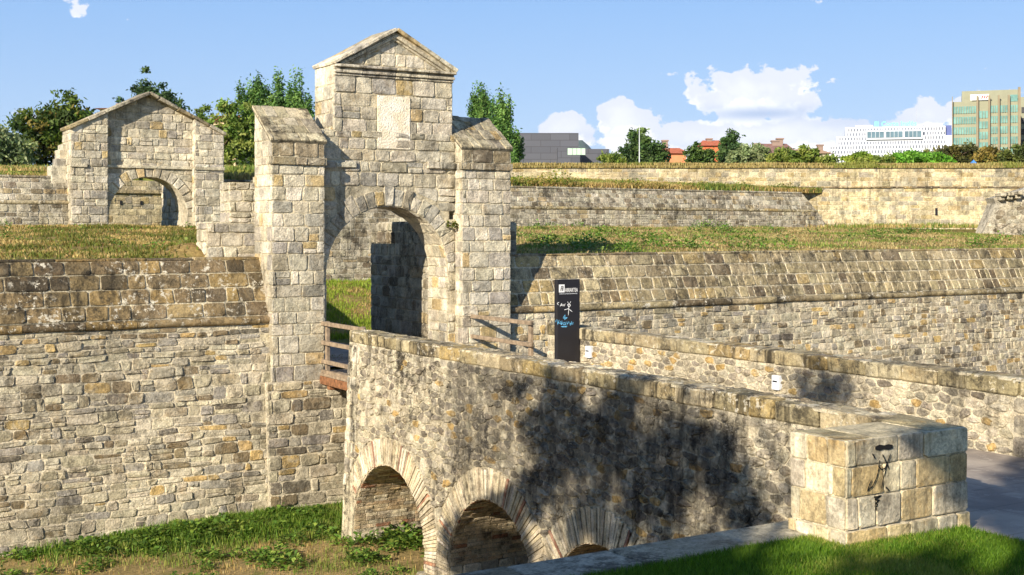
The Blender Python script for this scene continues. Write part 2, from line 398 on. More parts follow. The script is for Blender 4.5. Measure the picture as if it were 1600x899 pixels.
def box(mb, a, b, col, bev=0.0, jit=0.0, r=RNG, f=None):   # chamfered block from corner a to corner b
    x0, y0, z0 = a; x1, y1, z1 = b; bev = min(bev, abs(x1 - x0) * .3, abs(y1 - y0) * .3, abs(z1 - z0) * .3)
    vs = []; fs = []
    if bev <= 0:
        vs = [(x, y, z) for z in (z0, z1) for y in (y0, y1) for x in (x0, x1)]
        fs = [(0, 2, 3, 1), (4, 5, 7, 6), (0, 1, 5, 4), (2, 6, 7, 3), (0, 4, 6, 2), (1, 3, 7, 5)]
    else:
        idx = {}
        for ix in (0, 1):
            for iy in (0, 1):
                for iz in (0, 1):
                    jx, jy, jz = (r.uniform(-jit, jit) for _ in range(3))
                    X = (x0, x1)[ix] + jx; Yv = (y0, y1)[iy] + jy; Z = (z0, z1)[iz] + jz
                    sx, sy, sz = (1 - 2 * ix) * bev, (1 - 2 * iy) * bev, (1 - 2 * iz) * bev
                    for ax, pnt in enumerate(((X, Yv + sy, Z + sz), (X + sx, Yv, Z + sz), (X + sx, Yv + sy, Z))):
                        idx[(ix, iy, iz, ax)] = len(vs); vs.append(pnt)
        I = lambda *k: idx[k]
        for s in (0, 1):
            q = [I(s, 0, 0, 0), I(s, 1, 0, 0), I(s, 1, 1, 0), I(s, 0, 1, 0)]; fs.append(q if s else q[::-1])
            q = [I(0, s, 0, 1), I(1, s, 0, 1), I(1, s, 1, 1), I(0, s, 1, 1)]; fs.append(q[::-1] if s else q)
            q = [I(0, 0, s, 2), I(1, 0, s, 2), I(1, 1, s, 2), I(0, 1, s, 2)]; fs.append(q if s else q[::-1])
        for a_ in (0, 1):
            for b_ in (0, 1):
                fs.append([I(a_, b_, 0, 0), I(a_, b_, 1, 0), I(a_, b_, 1, 1), I(a_, b_, 0, 1)])
                fs.append([I(a_, 0, b_, 0), I(a_, 1, b_, 0), I(a_, 1, b_, 2), I(a_, 0, b_, 2)])
                fs.append([I(0, a_, b_, 1), I(1, a_, b_, 1), I(1, a_, b_, 2), I(0, a_, b_, 2)])
                for c_ in (0, 1): fs.append([I(a_, b_, c_, 0), I(a_, b_, c_, 1), I(a_, b_, c_, 2)])
        fs = [tuple(x) for x in fs]
    if f: vs = [f(*v) for v in vs]
    mb.add(vs, fs, col)
def block_row(mb, s0, s1, ln, y0, y1, z0, z1, palname, r, f=None, axis='x', bev=.015, jit=.008, gap=.012):
    s = s0
    while s < s1 - 1e-3:
        e = min(s1, s + r.uniform(*ln)); e = s1 if s1 - e < ln[0] * .5 else e; c = PAL[palname](r)
        dj = r.uniform(-jit, jit)
        if axis == 'x': box(mb, (s + gap / 2, y0 + dj, z0), (e - gap / 2, y1, z1 + dj * .6), c, bev, jit, r, f)
        else: box(mb, (y0 + dj, s + gap / 2, z0), (y1, e - gap / 2, z1 + dj * .6), c, bev, jit, r, f)
        s = e
def tube(mb, pts, rad_, col, n=8):
    vs = []; fs = []; m = len(pts)
    for i, p in enumerate(pts):
        p = Vector(p); a = Vector(pts[max(i - 1, 0)]); b = Vector(pts[min(i + 1, m - 1)]); d = (b - a).normalized()
        u = d.orthogonal().normalized(); v = d.cross(u); rr = rad_[i] if isinstance(rad_, (list, tuple)) else rad_
        for k in range(n):
            an = 2 * math.pi * k / n; vs.append(tuple(p + (u * math.cos(an) + v * math.sin(an)) * rr))
    for i in range(m - 1):
        for k in range(n): fs.append((i * n + k, i * n + (k + 1) % n, (i + 1) * n + (k + 1) % n, (i + 1) * n + k))
    fs.append(tuple(reversed(range(n)))); fs.append(tuple(range((m - 1) * n, m * n)))
    mb.add(vs, fs, col)
def roll_moulding(mb, s0, s1, v0, z, rr, palname, r, ln=(.7, 1.3)):   # half-round string course along x, bulging toward -y
    s = s0
    while s < s1 - 1e-3:
        e = min(s1, s + r.uniform(*ln)); c = PAL[palname](r); n = 9; vs = []; dz = r.uniform(-.012, .012); q = rr * r.uniform(.9, 1.06)
        for x in (s + .006, e - .006):
            for k in range(n):
                an = math.pi * k / (n - 1); vs.append((x, v0 - q * math.sin(an) * 1.05, z + dz + q * math.cos(an)))
        fs = [(k, k + 1, n + k + 1, n + k) for k in range(n - 1)] + [tuple(range(n - 1, -1, -1)), tuple(range(n, 2 * n))]
        mb.add(vs, fs, c); s = e
# ------------------------------------------------------------------ terrain
def ground_mat(name, c1, c2, c3, sc=0.6, bump=0.5):
    m, t, b = new_mat(name)
    co = t.node('ShaderNodeTexCoord').outputs['Object']
    a = t.noise(co, sc, 7, 0.65, 0.3); f = t.noise(co, 14, 6, 0.7); g = t.noise(co, sc * 3.3, 6, 0.7)
    c = t.mix(t.ramp(a, 0.42, 0.58), c1, c2); c = t.mix(t.ramp(g, 0.52, 0.66, 0, 0.8), c, c3)
    v = t.ramp(f, 0.25, 0.75, 0.6, 1.35); vv = t.node('ShaderNodeCombineColor'); [t.put(vv.inputs[i], v) for i in range(3)]
    t.put(b.inputs['Base Color'], t.mix(1.0, c, vv.outputs[0], 'MULTIPLY')); b.inputs['Roughness'].default_value = 0.95
    b.inputs['Specular IOR Level'].default_value = 0.1
    bp = t.node('ShaderNodeBump'); bp.inputs['Strength'].default_value = bump; bp.inputs['Distance'].default_value = 0.08
    t.put(bp.inputs['Height'], f); t.put(b.inputs['Normal'], bp.outputs[0]); return m
G_dry = ground_mat('dry_turf', srgb(150, 128, 80), srgb(112, 112, 52), srgb(128, 100, 62))
G_green = ground_mat('green_turf', srgb(104, 112, 50), srgb(128, 122, 60), srgb(92, 100, 40))
G_lawn = ground_mat('lawn_turf', srgb(44, 66, 18), srgb(56, 76, 22), srgb(50, 70, 20))
G_moat = ground_mat('moat_earth', srgb(160, 138, 94), srgb(140, 122, 80), srgb(116, 114, 62), 0.5)
def hn(x, y, s=1.0, o=0.0): return mnoise.noise(Vector((x * s, y * s, o)))
def sstep(a, b, x):
    k = min(1, max(0, (x - a) / (b - a))); return k * k * (3 - 2 * k)
def grid(name, xs, ys, fn, mat, kind='structure', tr=None, hold=None):
    V = []; idx = {}
    for i, x in enumerate(xs):
        for j, y in enumerate(ys):
            X, Y = tr(x, y) if tr else (x, y); idx[i, j] = len(V); V.append((X, Y, fn(X, Y)))
    Fc = []
    for i in range(len(xs) - 1):
        for j in range(len(ys) - 1):
            if hold and hold((xs[i] + xs[i + 1]) / 2, (ys[j] + ys[j + 1]) / 2): continue
            Fc.append((idx[i, j], idx[i + 1, j], idx[i + 1, j + 1], idx[i, j + 1]))
    me = bpy.data.meshes.new(name); me.from_pydata(V, [], Fc); me.materials.append(mat)
    me.polygons.foreach_set('use_smooth', [True] * len(me.polygons))
    o = bpy.data.objects.new(name, me); COL.objects.link(o); o['kind'] = kind; return o
def fr(a, b, st):
    n = max(1, int(round((b - a) / st))); return [a + (b - a) * i / n for i in range(n + 1)]
def z_moat(u, v):
    return -6.12 + 0.05 * hn(u, v, .6) + 0.20 * sstep(23.4, 24.8, v) * sstep(2, 9, u) + 0.03 * hn(u, v, 2.3, 4)
def z_lawn(u, v): return -3.02 + 0.03 * hn(u, v, .5, 2)
def z_rav(u, v):
    z = -0.62 + 0.76 * min(1, max(0, (v - 26.2) / 18.6)) + 0.05 * hn(u, v, .35, 1) * min(1, (v - 25.9)) + .02 * hn(u, v, 1.6, 3)
    z += 0.30 * sstep(7.0, 8.3, u) * (1 - sstep(27.0, 29.0, v)) * (1 - sstep(8.42, 8.52, u)) * sstep(26.1, 26.9, v)
    r = u / v
    m = sstep(.327, .395, r) * (1 - sstep(.596, .606, r))
    if m > 0:
        zt = -3.12 + 1.15 * sstep(35, 45, v) + .03 * hn(u, v, .8)
        z = z * (1 - m) + zt * m
    return z
def z_high(X, Y):                          # camera-side polar (bearing, range) keeps the tessellation even; heights are real
    Yd = SA * X + CA * Y; xx = CA * X - SA * Y; px = 800 + F * xx / max(Yd, 1)
    Y0 = 45.9 / (CA - SA * min(.26, xx / max(Yd, 1))); k = min(1, max(0, (Yd - Y0) / max(.5, 63.4 - Y0)))
    lo = 1.87 + .62 * k * min(1, (63.4 - Y0) / 8) if px > 640 else 1.87 + 1.30 * k
    z = lo + .05 * hn(X, Y, .4, 5)
    r = X / Y
    if .10 < r < .372 and 47.2 < Y < 57.2: z = 0.0
    if .222 < r < .33 and Y < 50: z = 0.0
    return z
grid('moat_floor', fr(-40, 70, 1.0), fr(9.5, 25.2, .5), z_moat, G_moat)
grid('lawn', fr(-50, 10.56, .9), fr(-40, 8.98, .9), z_lawn, G_lawn)
grid('ravelin_ground', sorted(set(fr(-14, 6.4, .8) + fr(6.4, 29, .12) + fr(29, 60, .8))), sorted(set(fr(25.9, 30, .25) + fr(30, 44.95, .5))), z_rav, G_dry, hold=lambda x, y: 9.44 < x < 15.28 and y < 26.3)
grid('far_meadow', fr(44, 110, 3), fr(42, 110, 3), lambda x, y: .13 + .04 * hn(x, y, .3), G_dry, hold=lambda x, y: y < 45.1 and x < 60)
def wedge(px, v): r = (SA * 1 + CA * 0, 0); t = (px - 800) / F; return (v * (SA + CA * t) / (CA - SA * t), v)
def w2(px, q):                             # q in 0..1 from the wall at v=45.9 to range 79.8
    t = (px - 800) / F; Y0 = 45.9 / (CA - SA * t); Y = Y0 + (63.4 - Y0) * q; X = t * Y; return (CA * X + SA * Y, -SA * X + CA * Y)
g = grid('upper_terrace', fr(-420, 1283, 13), fr(0, 1, .035), z_high, G_green, tr=w2)
m_ = MB(); line = [w2(1283, q) for q in fr(0, 1, .05)]
vs = [(x, y, z_high(x, y) - .004) for x, y in line] + [(x, y, -1) for x, y in line]; n_ = len(line)
m_.add(vs, [(i, i + 1, n_ + i + 1, n_ + i) for i in range(n_ - 1)], (.3, .25, .2, 1))
o = build('terrace_edge', m_, G_dry); o['kind'] = 'structure'
def w3(px, Y):
    t = (px - 800) / F; X = t * Y; return (CA * X + SA * Y, -SA * X + CA * Y)
def z_plat(X, Y):
    Yd = SA * X + CA * Y; xx = CA * X - SA * Y; px = 800 + F * xx / Yd
    if Yd < 64.3: return 3.15 + .03 * hn(X, Y, .8)
    return 3.32 + .04 * hn(X, Y, .5) + .85 * sstep(67, 82, Yd)
grid('plateau_ground', fr(-1600, 3400, 25), [63.45, 64.2, 65.2, 66.5, 70, 76, 82, 90, 100, 130, 300, 900, 5200], z_plat, G_green, tr=w3)
# outer ground sheet out to the horizon, below everything
me = bpy.data.meshes.new('ground'); me.from_pydata([(-6000, -6000, -8), (6000, -6000, -8), (6000, 6000, -8), (-6000, 6000, -8)], [], [(0, 1, 2, 3)])
me.materials.append(G_green); o = bpy.data.objects.new('ground', me); COL.objects.link(o); o['kind'] = 'structure'
# road
def pave_mat():
    m, t, b = new_mat('worn_concrete_paving'); co = t.node('ShaderNodeTexCoord').outputs['Object']
    a = t.noise(co, 1.1, 6, .6); f = t.noise(co, 22, 5, .7); k = t.noise(co, 4.0, 7, .75, .6)
    c = t.mix(t.ramp(a, .35, .65), srgb(172, 160, 144), srgb(132, 122, 112)); c = t.mix(t.ramp(k, .56, .62, 0, .5), c, srgb(186, 176, 160))
    br = t.node('ShaderNodeTexBrick'); t.put(br.inputs['Vector'], co); br.inputs['Scale'].default_value = 1.0
    br.inputs['Color1'].default_value = br.inputs['Color2'].default_value = (1, 1, 1, 1); br.inputs['Mortar'].default_value = (.78, .78, .78, 1)
    br.inputs['Mortar Size'].default_value = .012; br.inputs['Brick Width'].default_value = 1.3; br.inputs['Row Height'].default_value = .9
    c = t.mix(1.0, c, br.outputs['Color'], 'MULTIPLY')
    t.put(b.inputs['Base Color'], c); b.inputs['Roughness'].default_value = .85
    bp = t.node('ShaderNodeBump'); bp.inputs['Strength'].default_value = .35; bp.inputs['Distance'].default_value = .02; t.put(bp.inputs['Height'], f); t.put(b.inputs['Normal'], bp.outputs[0])
    return m
PAVE = pave_mat()
grid('road', fr(10.56, 14.62, 1), fr(-40, 9.42, 2), lambda x, y: -3.05, PAVE)
grid('passage_road', fr(10.62, 13.78, 1), fr(26.0, 35, 1), lambda x, y: -3.05, PAVE)
grid('bank_ground', fr(15.0, 75, 6), fr(-40, 9.3, 5), lambda x, y: -3.06, G_dry)

# ------------------------------------------------------------------ escarp walls
def escarp(u0, u1, label, seed, pn, sz, lastclip=None):
    r = random.Random(seed)
    root = thing('rampart_wall', ((u0 + u1) / 2, 25.2, -6.1), label, 'stone wall')
    fA = lambda s, t, d: (s, 25.2 + .085 * (t + 1.95) - d, t)
    fB = lambda s, t, d: (s, 25.24 + .46 * (t + 1.80) - d, t + d * .4)
    mb = MB(); slab(mb, [(u0, -6.3), (u1, -6.3), (u1, -1.93), (u0, -1.93)], fA, 0, -1.2, MORT['light'])
    sv0, sv1 = max(u0, 2.0), min(u1, 37)
    lay(mb, courses(sv0, sv1, -6.2, -1.97, sz[0], sz[1], 1*.016, .018, r, .26, .16, .016), fA, 'rubble', r, .022, .5, inset=.03, hvar=.8)
    if u0 < sv0: lay(mb, courses(u0, sv0, -6.2, -1.97, (.3, .4), (.5, 1.0), .02, .012, r), fA, 'rubble', r, .025, simple=True)
    if u1 > sv1: lay(mb, courses(sv1, u1, -6.2, -1.97, (.3, .4), (.5, 1.0), .02, .012, r), fA, 'rubble', r, .025, simple=True)
    build('wall_face', mb, M['rubble'], root)
    mb = MB(); roll_moulding(mb, u0, u1, 25.2, -1.88, .085, pn, r); build('string_course', mb, M['parapet'], root)
    mb = MB(); slab(mb, [(u0, -1.80), (u1, -1.80), (u1, -.62), (u0, -.62)], fB, 0, -.6, MORT['warm'])
    zz = [-1.795, -1.50, -1.20, -.90, -.62]
    for k in range(4):
        ww = (.42, .85) if u0 < 5 else ((.28, .5) if k < 2 else (.42, .85))
        lay(mb, courses(u0, u1, zz[k], zz[k + 1], (1, 1), ww, .020 if u0 < 5 else .03, .008, r, 0, .10), fB, pn, r, .024, .3, inset=.03, hvar=.35)
    build('parapet', mb, M['parapet' if u0 < 5 else 'parapetR'], root)
    mb = MB(); block_row(mb, u0, u1, (.7, 1.5), 25.76, 26.25, -.64, -.575, pn, r, bev=.02, jit=.008)
    build('coping', mb, M['cap'], root)
escarp(-14, 9.47, 'left stretch of moat wall, pale rubble below a brown block parapet, left of the tall gateway', 11, 'parapet', ((.10, .25), (.20, .62)))
escarp(15.27, 52, 'long right stretch of moat wall with brown block parapet behind the stone bridge', 12, 'parapetR', ((.12, .23), (.2, .46)))
# wall under the gateway
r = random.Random(5)
root = thing('foundation_wall', (12.4, 25.1, -6.1), 'pale rubble wall under the tall gateway and its timber drawbridge', 'stone wall')
fU = lambda s, t, d: (s, 25.0 + .085 * (t + 3.2) - d, t)
mb = MB(); slab(mb, [(9.3, -6.3), (15.4, -6.3), (15.4, -3.18), (9.3, -3.18)], fU, 0, -1.0, MORT['light'])
lay(mb, courses(9.3, 15.4, -6.25, -3.2, (.16, .28), (.25, .7), .02, .014, r, .12, .15, .01), fU, 'rubble', r, .024, .4, inset=.035)
build('wall_face', mb, M['rubble'], root)

# ------------------------------------------------------------------ main gateway
r = random.Random(21)
gate = thing('stone_gateway', (12.36, 25.6, -3.2), 'tall stone gateway with pointed pediment, blank plaster panel and wide round arch', 'gateway')
def pillar(u0, u1, side_left=True):
    mb = MB(); fx = lambda s, t, d: (u0 + .015 - d, s, t)
    prof = [(25.02, -3.2), (26.07, -3.2), (26.07, 2.58), (25.02, 1.86)]
    slab(mb, prof, fx, 0, -(u1 - u0 - .03), MORT['warm'])
    ff = lambda s, t, d: (s, 25.02 - d, t)
    zc = [-3.2, -2.86, -2.6, -2.22, -1.98, -1.72, -1.42, -1.16, -.86, -.5, -.24, .08, .36, .62, .92, 1.18, 1.38, 1.55, 1.90]
    for k in range(len(zc) - 1):
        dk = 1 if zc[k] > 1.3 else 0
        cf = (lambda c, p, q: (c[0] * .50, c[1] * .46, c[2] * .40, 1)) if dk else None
        out = .05 if k == 16 else 0.0
        f2 = lambda s, t, d, out=out: (s, 25.02 - out - d, t)
        if out: box(mb, (u0 - .03, 24.965, zc[k] + .01), (u1 + .03, 25.1, zc[k + 1] - .005), (.3, .26, .18, 1))
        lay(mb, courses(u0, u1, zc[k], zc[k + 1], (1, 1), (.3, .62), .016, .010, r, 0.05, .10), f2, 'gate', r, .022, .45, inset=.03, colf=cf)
        ps = courses(25.0, 26.07, zc[k], zc[k + 1], (1, 1), (.3, .62), .014, .008, r, 0, .1)
        lay(mb, ps, fx, 'gate', r, .014, .4, inset=.025)
    ps = [clip(p, .69, -1, 1.88 - .69 * 25.0) for p in courses(25.0, 26.07, 1.90, 2.6, (.22, .3), (.3, .5), .014, .006, r, 0, .1)]
    lay(mb, [p for p in ps if len(p) > 2 and area(p) > .01], fx, 'gate', r, .014, .4)
    fr_ = lambda s, t, d: (u1 - .015 + d, s, t)
    lay(mb, courses(25.0, 26.07, -3.2, 1.85, (.25, .35), (.35, .6), .014, .008, r, 0, .1), fr_, 'gate', r, .014, .4)
    b = build('buttress', mb, M['gate'], gate)
    mb = MB(); L = math.hypot(1.15, .80); cs, sn = 1.15 / L, .80 / L
    fr2 = lambda s, t, d: (s, 24.96 + cs * t - sn * d, 1.89 + sn * t + cs * d)
    slab(mb, [(u0 - .03, 0), (u1 + .03, 0), (u1 + .03, L), (u0 - .03, L)], fr2, 0.0, -.06, (.2, .18, .13, 1))
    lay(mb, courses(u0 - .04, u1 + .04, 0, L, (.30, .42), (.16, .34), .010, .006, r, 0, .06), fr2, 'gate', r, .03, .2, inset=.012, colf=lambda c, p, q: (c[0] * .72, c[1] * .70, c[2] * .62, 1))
    build('slanted_roof', mb, M['gatetop'], b)
pillar(9.43, 10.62); pillar(13.99, 15.29)
# front wall with the arch
GC, GS, GR = 12.3, -.96, 1.5
mb = MB(); ff = lambda s, t, d: (s, 25.35 - d, t)
arc = [(GC - GR * math.cos(math.pi * k / 28), GS + GR * math.sin(math.pi * k / 28)) for k in range(29)]
ol = [(10.6, -3.2), (GC - GR, -3.2)] + arc + [(GC + GR, -3.2), (14.02, -3.2), (14.02, .25), (13.84, .25), (13.84, .93), (14.02, .93), (14.02, 2.2), (10.6, 2.2)]
slab(mb, ol, ff, 0, -.95, MORT['warm'])
def gwarp(p):
    cx = sum(x for x, _ in p) / len(p); cy = sum(y for _, y in p) / len(p)
    if 13.80 < cx < 14.05 and .2 < cy < .98: return None
    if cy < GS:
        if abs(cx - GC) < GR - .06: return None
        return [(max(x, GC + GR + .01) if cx > GC else min(x, GC - GR - .01), min(y, GS)) for x, y in p]
    R = 1.93; out = []
    if math.hypot(cx - GC, cy - GS) < R - .02: return None
    for x, y in p:
        d = math.hypot(x - GC, y - GS)
        if d < R: x, y = GC + (x - GC) * R / d, GS + (y - GS) * R / d
        out.append((x, y))
    return out
lay(mb, courses(10.62, 13.99, -3.2, 2.2, (.20, .33), (.3, .7), .018, .014, r, .1, .13, .008), ff, 'gate', r, .026, .5, warp=gwarp, inset=.035)
wallp = build('arch_wall', mb, M['gate'], gate)
mb = MB(); n = 23
for k in range(n):                          # voussoirs
    a0 = math.pi * k / n + .003; a1 = math.pi * (k + 1) / n - .003; R0 = GR + .01; R1 = GR + .40 + r.uniform(-.08, .08)
    p = [(GC - R * math.cos(a), GS + R * math.sin(a)) for R, a in ((R0, a0), (R1, a0), (R1, a1), (R0, a1))]
    p = clip(clip(p, 1, 0, -10.64), -1, 0, 13.97)
    if len(p) > 2: lay(mb, [chamfer(p, r, .1)], ff, 'gate', r, .030, .5, inset=.035)
path = lambda q: ((GC + GR, -3.2 + q) if q < 2.24 else ((GC + GR * math.cos((q - 2.24) / GR), GS + GR * math.sin((q - 2.24) / GR)) if q < 2.24 + math.pi * GR else (GC - GR, GS - (q - 2.24 - math.pi * GR))))
def fsof(s, t, d):
    x, z = path(t); 
    if t < 2.24: return (x - d, s, z)
    if t > 2.24 + math.pi * GR: return (x + d, s, z)
    a = (t - 2.24) / GR; return (x - d * math.cos(a), s, z - d * math.sin(a))
lay(mb, courses(25.36, 26.29, 0, 4.48 + math.pi * GR, (.2, .33), (.3, .5), .014, .01, r, 0, .1), fsof, 'gate', r, .02, .45)
build('arch_ring', mb, M['gate'], gate)
# wall band below attic
mb = MB(); block_row(mb, 13.25, 13.985, (.3, .4), 25.26, 25.4, 1.40, 1.56, 'gate', r)
build('string_band', mb, M['gatetop'], gate)
mb = MB(); block_row(mb, 10.64, 11.5, (.35, .5), 25.29, 25.4, 1.36, 1.5, 'gate', r, jit=.02)
build('string_band', mb, M['gatetop'], gate)
# attic block
mb = MB(); U0, U1 = 10.97, 13.93
slab(mb, [(U0 + .01, 2.15), (U1 - .01, 2.15), (U1 - .01, 3.62), (12.45, 4.42), (U0 + .01, 3.62)], lambda s, t, d: (s, 25.36 - d, t), 0, -1.04, MORT['warm'])
PL = (12.0, 12.85, 1.80, 3.02)
def pwarp(p):
    cx = sum(x for x, _ in p) / len(p); cy = sum(y for _, y in p) / len(p); a, b, c, d = PL
    xs = [x for x, _ in p]; ys = [y for _, y in p]
    if max(xs) <= a or min(xs) >= b or max(ys) <= c or min(ys) >= d: return p
    o = max(((a - cx, (-1, 0, a)), (cx - b, (1, 0, -b)), (c - cy, (0, -1, c)), (cy - d, (0, 1, -d))))
    p = clip(p, *o[1]); return p if len(p) > 2 else None
fat = lambda s, t, d: (s, 25.36 - d, t)
lay(mb, courses(U0, U1, 2.15, 3.4, (.27, .34), (.36, .75), .016, .010, r, .05, .1), fat, 'gate', r, .022, .4, warp=pwarp, inset=.03)
ty = []
for p in courses(U0, U1, 3.66, 4.45, (.24, .3), (.3, .6), .014, .008, r, 0, .1):
    p = clip(clip(p, .80 , -1.48, 3.60 * 1.48 - .80 * 11.05), -.80, -1.48, 3.60 * 1.48 + .80 * 13.85)
    if len(p) > 2 and area(p) > .01: ty.append(p)
lay(mb, ty, fat, 'gate', r, .018, .4)
lay(mb, courses(25.36, 26.4, 1.95, 3.62, (.27, .34), (.3, .6), .016, .008, r, 0, .1), lambda s, t, d: (U0 + .01 - d, s, t), 'gate', r, .018, .4)
lay(mb, courses(25.36, 26.4, 1.95, 3.62, (.27, .34), (.3, .6), .016, .008, r, 0, .1), lambda s, t, d: (U1 - .01 + d, s, t), 'gate', r, .018, .4)
attic = build('attic', mb, M['gate'], gate)
mb = MB()
for (o_, z0, z1) in ((.05, 3.385, 3.44), (.09, 3.445, 3.52), (.07, 3.525, 3.56), (.15, 3.565, 3.63)):
    block_row(mb, U0 + .0, U1 + o_ * .3, (.6, .9), 25.36 - o_, 25.5, z0, z1, 'gate', random.Random(3), bev=.014, jit=.002, gap=.004)
for sgn, x0, x1 in ((1, U0 - .07, 12.45), (-1, U1 + .07, 12.45)):
    L = math.hypot(x1 - x0, .80); cx, cz = (x1 - x0) / L, .80 / L
    for (o_, h0, h1) in ((.06, -.20, -.15), (.10, -.145, -.07), (.08, -.065, -.03)):
        f3 = lambda a, b, c: (x0 + cx * a - sgn * cz * c * 1.0, b, 3.66 + cz * a + abs(cx) * c)
        block_row(mb, .16 if h0 < -.1 else .06, L - .02 + .1 * h0, (.5, .8), 25.36 - o_, 25.45, h0, h1, 'gate', random.Random(9), f=f3, bev=.01, jit=.002, gap=.004)
build('cornice', mb, M['gatetop'], gate)
mb = MB()
for sgn, x0, x1 in ((1, U0 - .03, 12.45), (-1, U1 + .05, 12.45)):
    L = math.hypot(x1 - x0, .84); cx, cz = (x1 - x0) / L, .84 / L
    f3 = lambda a, b, c: (x0 + cx * a - sgn * cz * c, b, 3.635 + cz * a + abs(cx) * c)
    for (y0, y1) in ((25.18, 25.62), (25.625, 26.05), (26.055, 26.45)):
        block_row(mb, 0, L, (.35, .6), y0, y1, -.025, .055, 'gate', r, f=f3, bev=.012, jit=.006, gap=.008)
build('pediment_roof', mb, M['gatetop'], gate)
mb = MB(); a, b, c, d = PL
slab(mb, [(a + .03, c + .03), (b - .02, c + .02), (b - .02, d - .03), (a + .03, d - .02)], lambda s, t, q: (s, 25.36 - q, t), .03, -.02, (.8, .74, .6, 1))
m, t, bs = new_mat('pitted_plaster'); co = t.node('ShaderNodeTexCoord').outputs['Object']; nn = t.noise(co, 26, 4, .6, .5); n2 = t.noise(co, 3, 5, .6)
t.put(bs.inputs['Base Color'], t.mix(t.ramp(n2, .4, .65), srgb(250, 241, 222), srgb(236, 221, 190))); bs.inputs['Roughness'].default_value = .95
bp = t.node('ShaderNodeBump'); bp.inputs['Strength'].default_value = 1.0; bp.inputs['Distance'].default_value = .05; t.put(bp.inputs['Height'], nn); t.put(bs.inputs['Normal'], bp.outputs[0])
M['plaster'] = m
build('plaster_panel', mb, M['plaster'], attic)
# passage walls behind the gateway
def block_thing(name, a, b, label, faces, seed, cat='stone wall', h=(.22, .34), w_=(.3, .7), mat='gate', pn='gate', simple=False):
    r = random.Random(seed); x0, y0, z0 = a; x1, y1, z1 = b
    root = thing(name, ((x0 + x1) / 2, (y0 + y1) / 2, z0), label, cat); mb = MB()
    box(mb, a, b, MORT['warm'])
    if 'f' in faces: lay(mb, courses(x0, x1, z0, z1, h, w_, .018, .012, r, .1, .13), lambda s, t, d: (s, y0 - d, t), pn, r, .025, .45, simple)
    if 'l' in faces: lay(mb, courses(y0, y1, z0, z1, h, w_, .018, .012, r, .1, .13), lambda s, t, d: (x0 - d, s, t), pn, r, .025, .45, simple)
    if 'r' in faces: lay(mb, courses(y0, y1, z0, z1, h, w_, .018, .012, r, .1, .13), lambda s, t, d: (x1 + d, s, t), pn, r, .025, .45, simple)
    if 't' in faces: lay(mb, courses(x0, x1, y0, y1, (.3, .5), w_, .018, .012, r, 0, .13), lambda s, t, d: (s, t, z1 + d), pn, r, .02, .3, simple)
    build('wall_face', mb, M[mat], root); return root
block_thing('passage_wall', (13.82, 26.31, -3.15), (16.25, 29.5, .18), 'shaded masonry wall on the right inside the gateway passage', 'flt', 31, pn='second', mat='second')
block_thing('passage_wall', (10.24, 26.32, -3.15), (10.6, 28.4, 1.25), 'thin masonry wall on the left side of the passage, mostly hidden behind the left buttress', 'frt', 32)
block_thing('masonry_stub', (8.45, 26.28, -3.0), (10.22, 26.95, .16), 'rough stepped masonry stub between grass bank and left buttress of the gateway', 'flt', 33)
r = random.Random(34); mb = MB(); stub = [o for o in COL.objects if o.name == 'masonry_stub'][0]
box(mb, (8.97, 26.30, .15), (10.22, 26.93, 1.04), MORT['warm'])
lay(mb, courses(8.95, 10.22, .16, 1.04, (.2, .26), (.3, .6), .018, .012, r, .1, .13), lambda s, t, d: (s, 26.3 - d, t), 'gate', r, .025, .45)
lay(mb, courses(26.3, 26.93, .16, 1.04, (.2, .26), (.3, .6), .018, .012, r, .1, .13), lambda s, t, d: (8.97 - d, s, t), 'gate', r, .025, .45)
build('upper_courses', mb, M['gate'], stub)

# ------------------------------------------------------------------ bridge
r = random.Random(41)
bridge = thing('stone_bridge', (12.6, 16, -6.2), 'rubble stone bridge on brick arches, crossing the moat to the tall gateway', 'bridge')
fN = lambda s, t, d: (10.3 - .045 * (-2.0 - t) - d, s, t)
ARCH = [(20.95, -5.9, 1.55), (17.25, -5.64, 1.33), (14.25, -5.58, 1.2)]
ol = [(9.3, -6.3)]
for (c, zs, R) in reversed(ARCH):
    ol += [(c - R, -6.3)] + [(c - R * math.cos(math.pi * k / 24), zs + R * math.sin(math.pi * k / 24)) for k in range(25)] + [(c + R, -6.3)]
ol += [(22.98, -6.3), (22.98, -3.10), (9.3, -3.10)]
mb = MB(); slab(mb, ol, fN, 0, -4.75, MORT['warm'])
slab(mb, [(9.3, -3.095), (22.98, -3.095), (22.98, -2.22), (9.3, -2.22)], fN, 0, -.42, MORT['light'])
RT = .50
def bwarp(p):
    cx = sum(x for x, _ in p) / len(p); cy = sum(y for _, y in p) / len(p)
    for (c, zs, R) in ARCH:
        Ro = R + RT + .01
        if cy < zs:
            if abs(cx - c) < Ro: return None
        elif math.hypot(cx - c, cy - zs) < Ro - .03: return None
    out = []
    for x, y in p:
        for (c, zs, R) in ARCH:
            Ro = R + RT + .01; d = math.hypot(x - c, y - zs)
            if y >= zs and d < Ro: x, y = c + (x - c) * Ro / d, zs + (y - zs) * Ro / d
            elif y < zs and abs(x - c) < Ro: x = c + math.copysign(Ro, x - c)
        out.append((x, y))
    return out
lay(mb, rubble(9.3, 22.5, -5.5, -2.24, .23, .118, .010, r, .27), fN, 'bridge', r, .022, .6, warp=bwarp, inset=.03, hvar=.9)
lay(mb, courses(22.45, 22.98, -6.2, -2.24, (.2, .34), (.25, .5), .02, .012, r, 0, .15), fN, 'gate', r, .026, .4, warp=bwarp)
